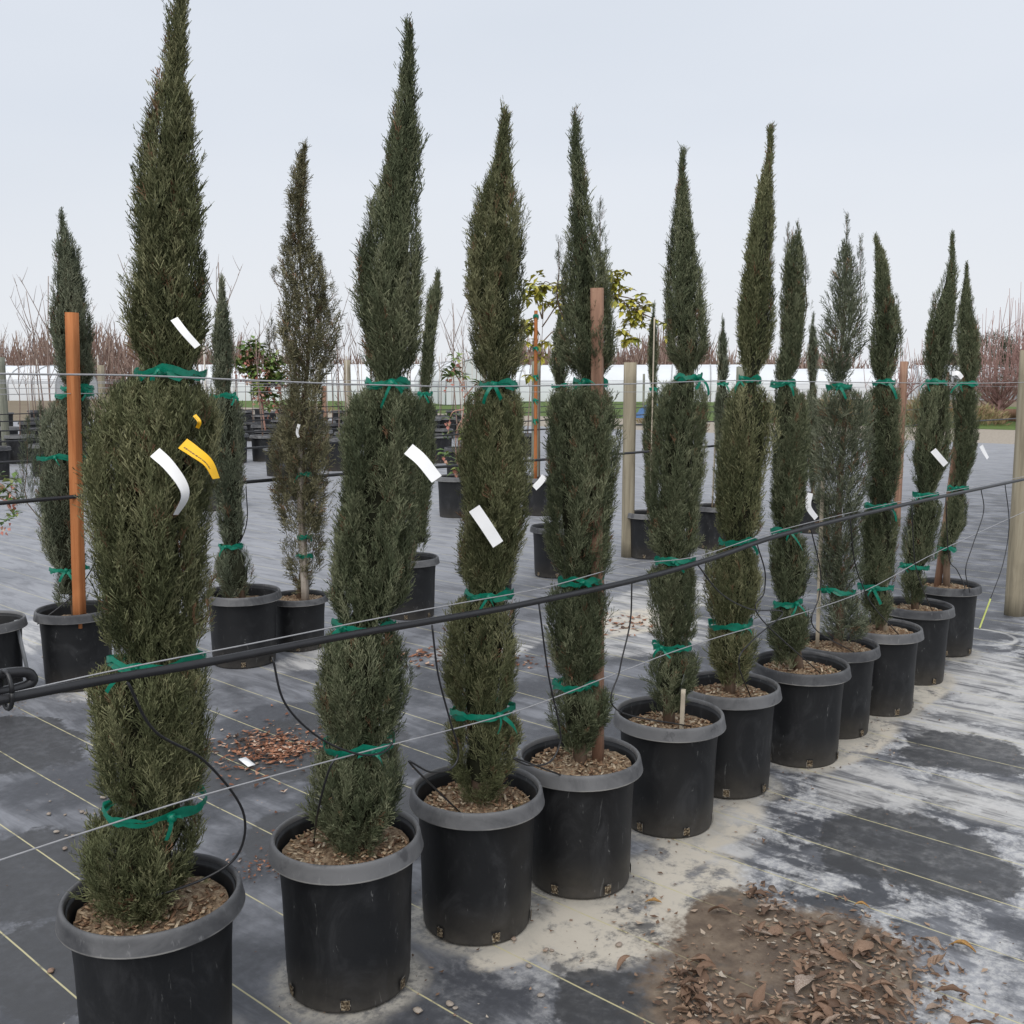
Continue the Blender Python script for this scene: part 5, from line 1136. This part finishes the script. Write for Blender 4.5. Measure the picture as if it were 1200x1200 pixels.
clusters = [(2.95, -1.54, .025, 6), (2.87, -1.46, .03, 4), (2.76, -1.40, .035, 6), (2.42, -1.47, .03, 7), (2.34, -1.43, .03, 9), (2.28, -1.36, .035, 11), (2.26, -1.24, .05, 12), (2.38, -1.16, .05, 14), (2.47, -1.06, .06, 14), (2.60, -1.00, .06, 14), (2.64, -1.19, .03, 9), (2.78, -1.24, .045, 12), (2.84, -1.12, .06, 12), (2.68, -.88, .08, 16), (2.90, -1.0, .06, 7), (3.0, -1.25, .06, 4), (2.60, -1.35, .14, 6)]
rr = np.random.default_rng(31)
for cu, cv, sg, k in clusters:
    for _ in range(k):
        a, b = rr.normal(cu, sg), rr.normal(cv, sg); s = rr.uniform(.026, .066) * (1.35 if rr.random() < .22 else 1)
        o = link('fallen_leaf', LEAVES[rr.integers(12)], W(a, b, .003 + rr.uniform(0, .012)), rot=(rr.normal(0, .3), rr.normal(0, .3), rr.uniform(0, 6.3))); o.scale = (s * rr.uniform(.8, 1.3), s, s)
        tag(o, 'curled dry brown leaf among the leaf litter on the muddy patch', 'leaf', 'dry leaves on the muddy patch')
for (a, b, s, g, lb) in ((2.67, -1.77, .055, 1, 'small golden leaf on the tan silt beside the seventh pot'), (3.10, -1.25, .05, 1, 'small orange leaf beside the leaf litter, on the grey mat'), (3.06, -.92, .075, 1, 'golden brown leaf lying clear of the litter on the mat'), (3.02, -1.0, .07, 0, 'dark brown leaf next to the golden brown one'), (2.05, -2.88, .085, 0, 'single brown leaf behind the tenth pot from the end post'), (3.32, -1.72, .035, 0, 'tiny dark leaf on the pale silt')):
    o = link('fallen_leaf', (LEAVES_G if g else LEAVES)[0 if g else 4], W(a, b, .004), rot=(0, 0, a * 7)); o.scale = (s,) * 3; tag(o, lb, 'leaf')
def litter(name, n, samp, size, mat, label, seed, cat='litter'):
    rr = np.random.default_rng(seed); P = samp(rr, n); az = rr.uniform(0, 6.3, n); tl = rr.normal(0, .4, (n, 2)); s = rr.uniform(*size, n)
    base = np.array([(-1, -.35, 0), (.1, -.5, .12), (1, .1, 0), (0, .5, .1)]); V = base[None] * s[:, None, None]
    x = V[:, :, 0] * np.cos(az)[:, None] - V[:, :, 1] * np.sin(az)[:, None]; y = V[:, :, 0] * np.sin(az)[:, None] + V[:, :, 1] * np.cos(az)[:, None]
    z = V[:, :, 2] + np.abs(V[:, :, 0] * tl[:, :1] + V[:, :, 1] * tl[:, 1:]) + .003
    w = P[:, None] + np.stack([x, y, z], -1); t = np.array([(0, 1, 3), (1, 2, 3)])
    T = (t[None] + (np.arange(n) * 4)[:, None, None]).reshape(-1, 3)
    o = link(name, mesh_np(name, w.reshape(-1, 3), None, T, [M[mat]]), kind='stuff'); return tag(o, label, cat)
M['crumb'] = isl('leaf_crumbs', [(0, (.09, .06, .045)), (.5, (.20, .13, .09)), (.85, (.33, .23, .16)), (1, (.42, .38, .32))], .85, .1)
M['scrap'] = isl('bark_scraps', [(0, (.06, .04, .03)), (.45, (.17, .075, .045)), (.8, (.36, .17, .10)), (1, (.55, .45, .36))], .85, .1)
def gsamp(list_):
    def f(rr, n):
        L = np.array(list_); k = rr.choice(len(L), n, p=L[:, 3] / L[:, 3].sum()); u = rr.normal(L[k, 0], L[k, 2]); v = rr.normal(L[k, 1], L[k, 2]); return u[:, None] * DU + v[:, None] * DV
    return f
litter('leaf_litter', 1500, gsamp([(a, b, s * 1.5, k) for a, b, s, k in clusters] + [(2.6, -1.25, .28, 30)]), (.003, .016), 'crumb', 'fine broken leaf litter scattered over the muddy patch', 1)
litter('bark_debris', 700, gsamp([(2.69, -3.98, .10, 8), (2.62, -3.84, .10, 8), (2.74, -3.82, .07, 6), (2.66, -3.95, .28, 3)]), (.006, .022), 'scrap', 'reddish bark scraps in a loose heap on the black mat', 2)
litter('bark_debris', 260, gsamp([(2.08, -2.92, .08, 8), (1.95, -2.95, .06, 3)]), (.004, .012), 'scrap', 'small heap of bark crumbs behind the tenth pot', 3)
litter('bark_debris', 300, gsamp([(5.8, -4.1, .16, 3), (4.5, -4.1, .12, 3), (4.2, -4.6, .14, 2)]), (.01, .03), 'scrap', 'dry twigs and scraps on the silt behind the front row', 4)
litter('bark_debris', 420, gsamp([(u, v + .14, .15, 1) for u, v in POT_A] + [(2.5, -5.38, .1, 2), (2.15, -5.45, .1, 2)]), (.003, .010), 'crumb', 'crumbs of potting bark scattered round the pot feet', 5)
litter('grit', 1100, lambda rr, n: rr.uniform(.9, 5.5, n)[:, None] * DU + rr.uniform(-5.2, -.6, n)[:, None] * DV, (.0015, .006), 'crumb', 'fine grit strewn thinly over the mat', 6, 'grit')
bs, bq = lathe([(.001, 0), (.7, .12), (1, .45), (.75, .82), (.001, 1)], 9)
PEB = []
for k in range(5):
    r2 = np.random.default_rng(k); PEB.append(mesh_np('pebble', bs * np.array([1, .75, .8]) * r2.uniform(.82, 1.18, bs.shape), bq, mats=[M['pebble']], smooth=True))
for cu, cv, sg, k, s0, lb in ((1.67, -3.87, .12, 16, .011, 'pale pebble scattered on the black mat beside the eleventh pot'), (2.64, -3.95, .22, 30, .008, 'small pinkish pebble around the bark scraps on the mat'), (1.35, -3.1, .25, 6, .010, 'pale pebble scattered on the black mat beside the eleventh pot'), (2.55, -5.9, .4, 14, .015, 'dark pebble on the grey mat near the orange stake pot'), (2.3, -1.83, .16, 9, .011, 'pale pebble on the silt in front of the eighth pot'), (1.85, -1.88, .05, 4, .012, 'pale pebble at the foot of the tenth pot')):
    for _ in range(k):
        s = s0 * rr.uniform(.45, 1.5); o = link('pebble', PEB[rr.integers(5)], W(rr.normal(cu, sg), rr.normal(cv, sg), -.001), rot=(0, 0, rr.uniform(0, 6.3))); o.scale = (s, s, s * .9); tag(o, lb, 'pebble', lb.split(' ')[0] + ' pebbles ' + ' '.join(lb.split(' ')[2:5]))
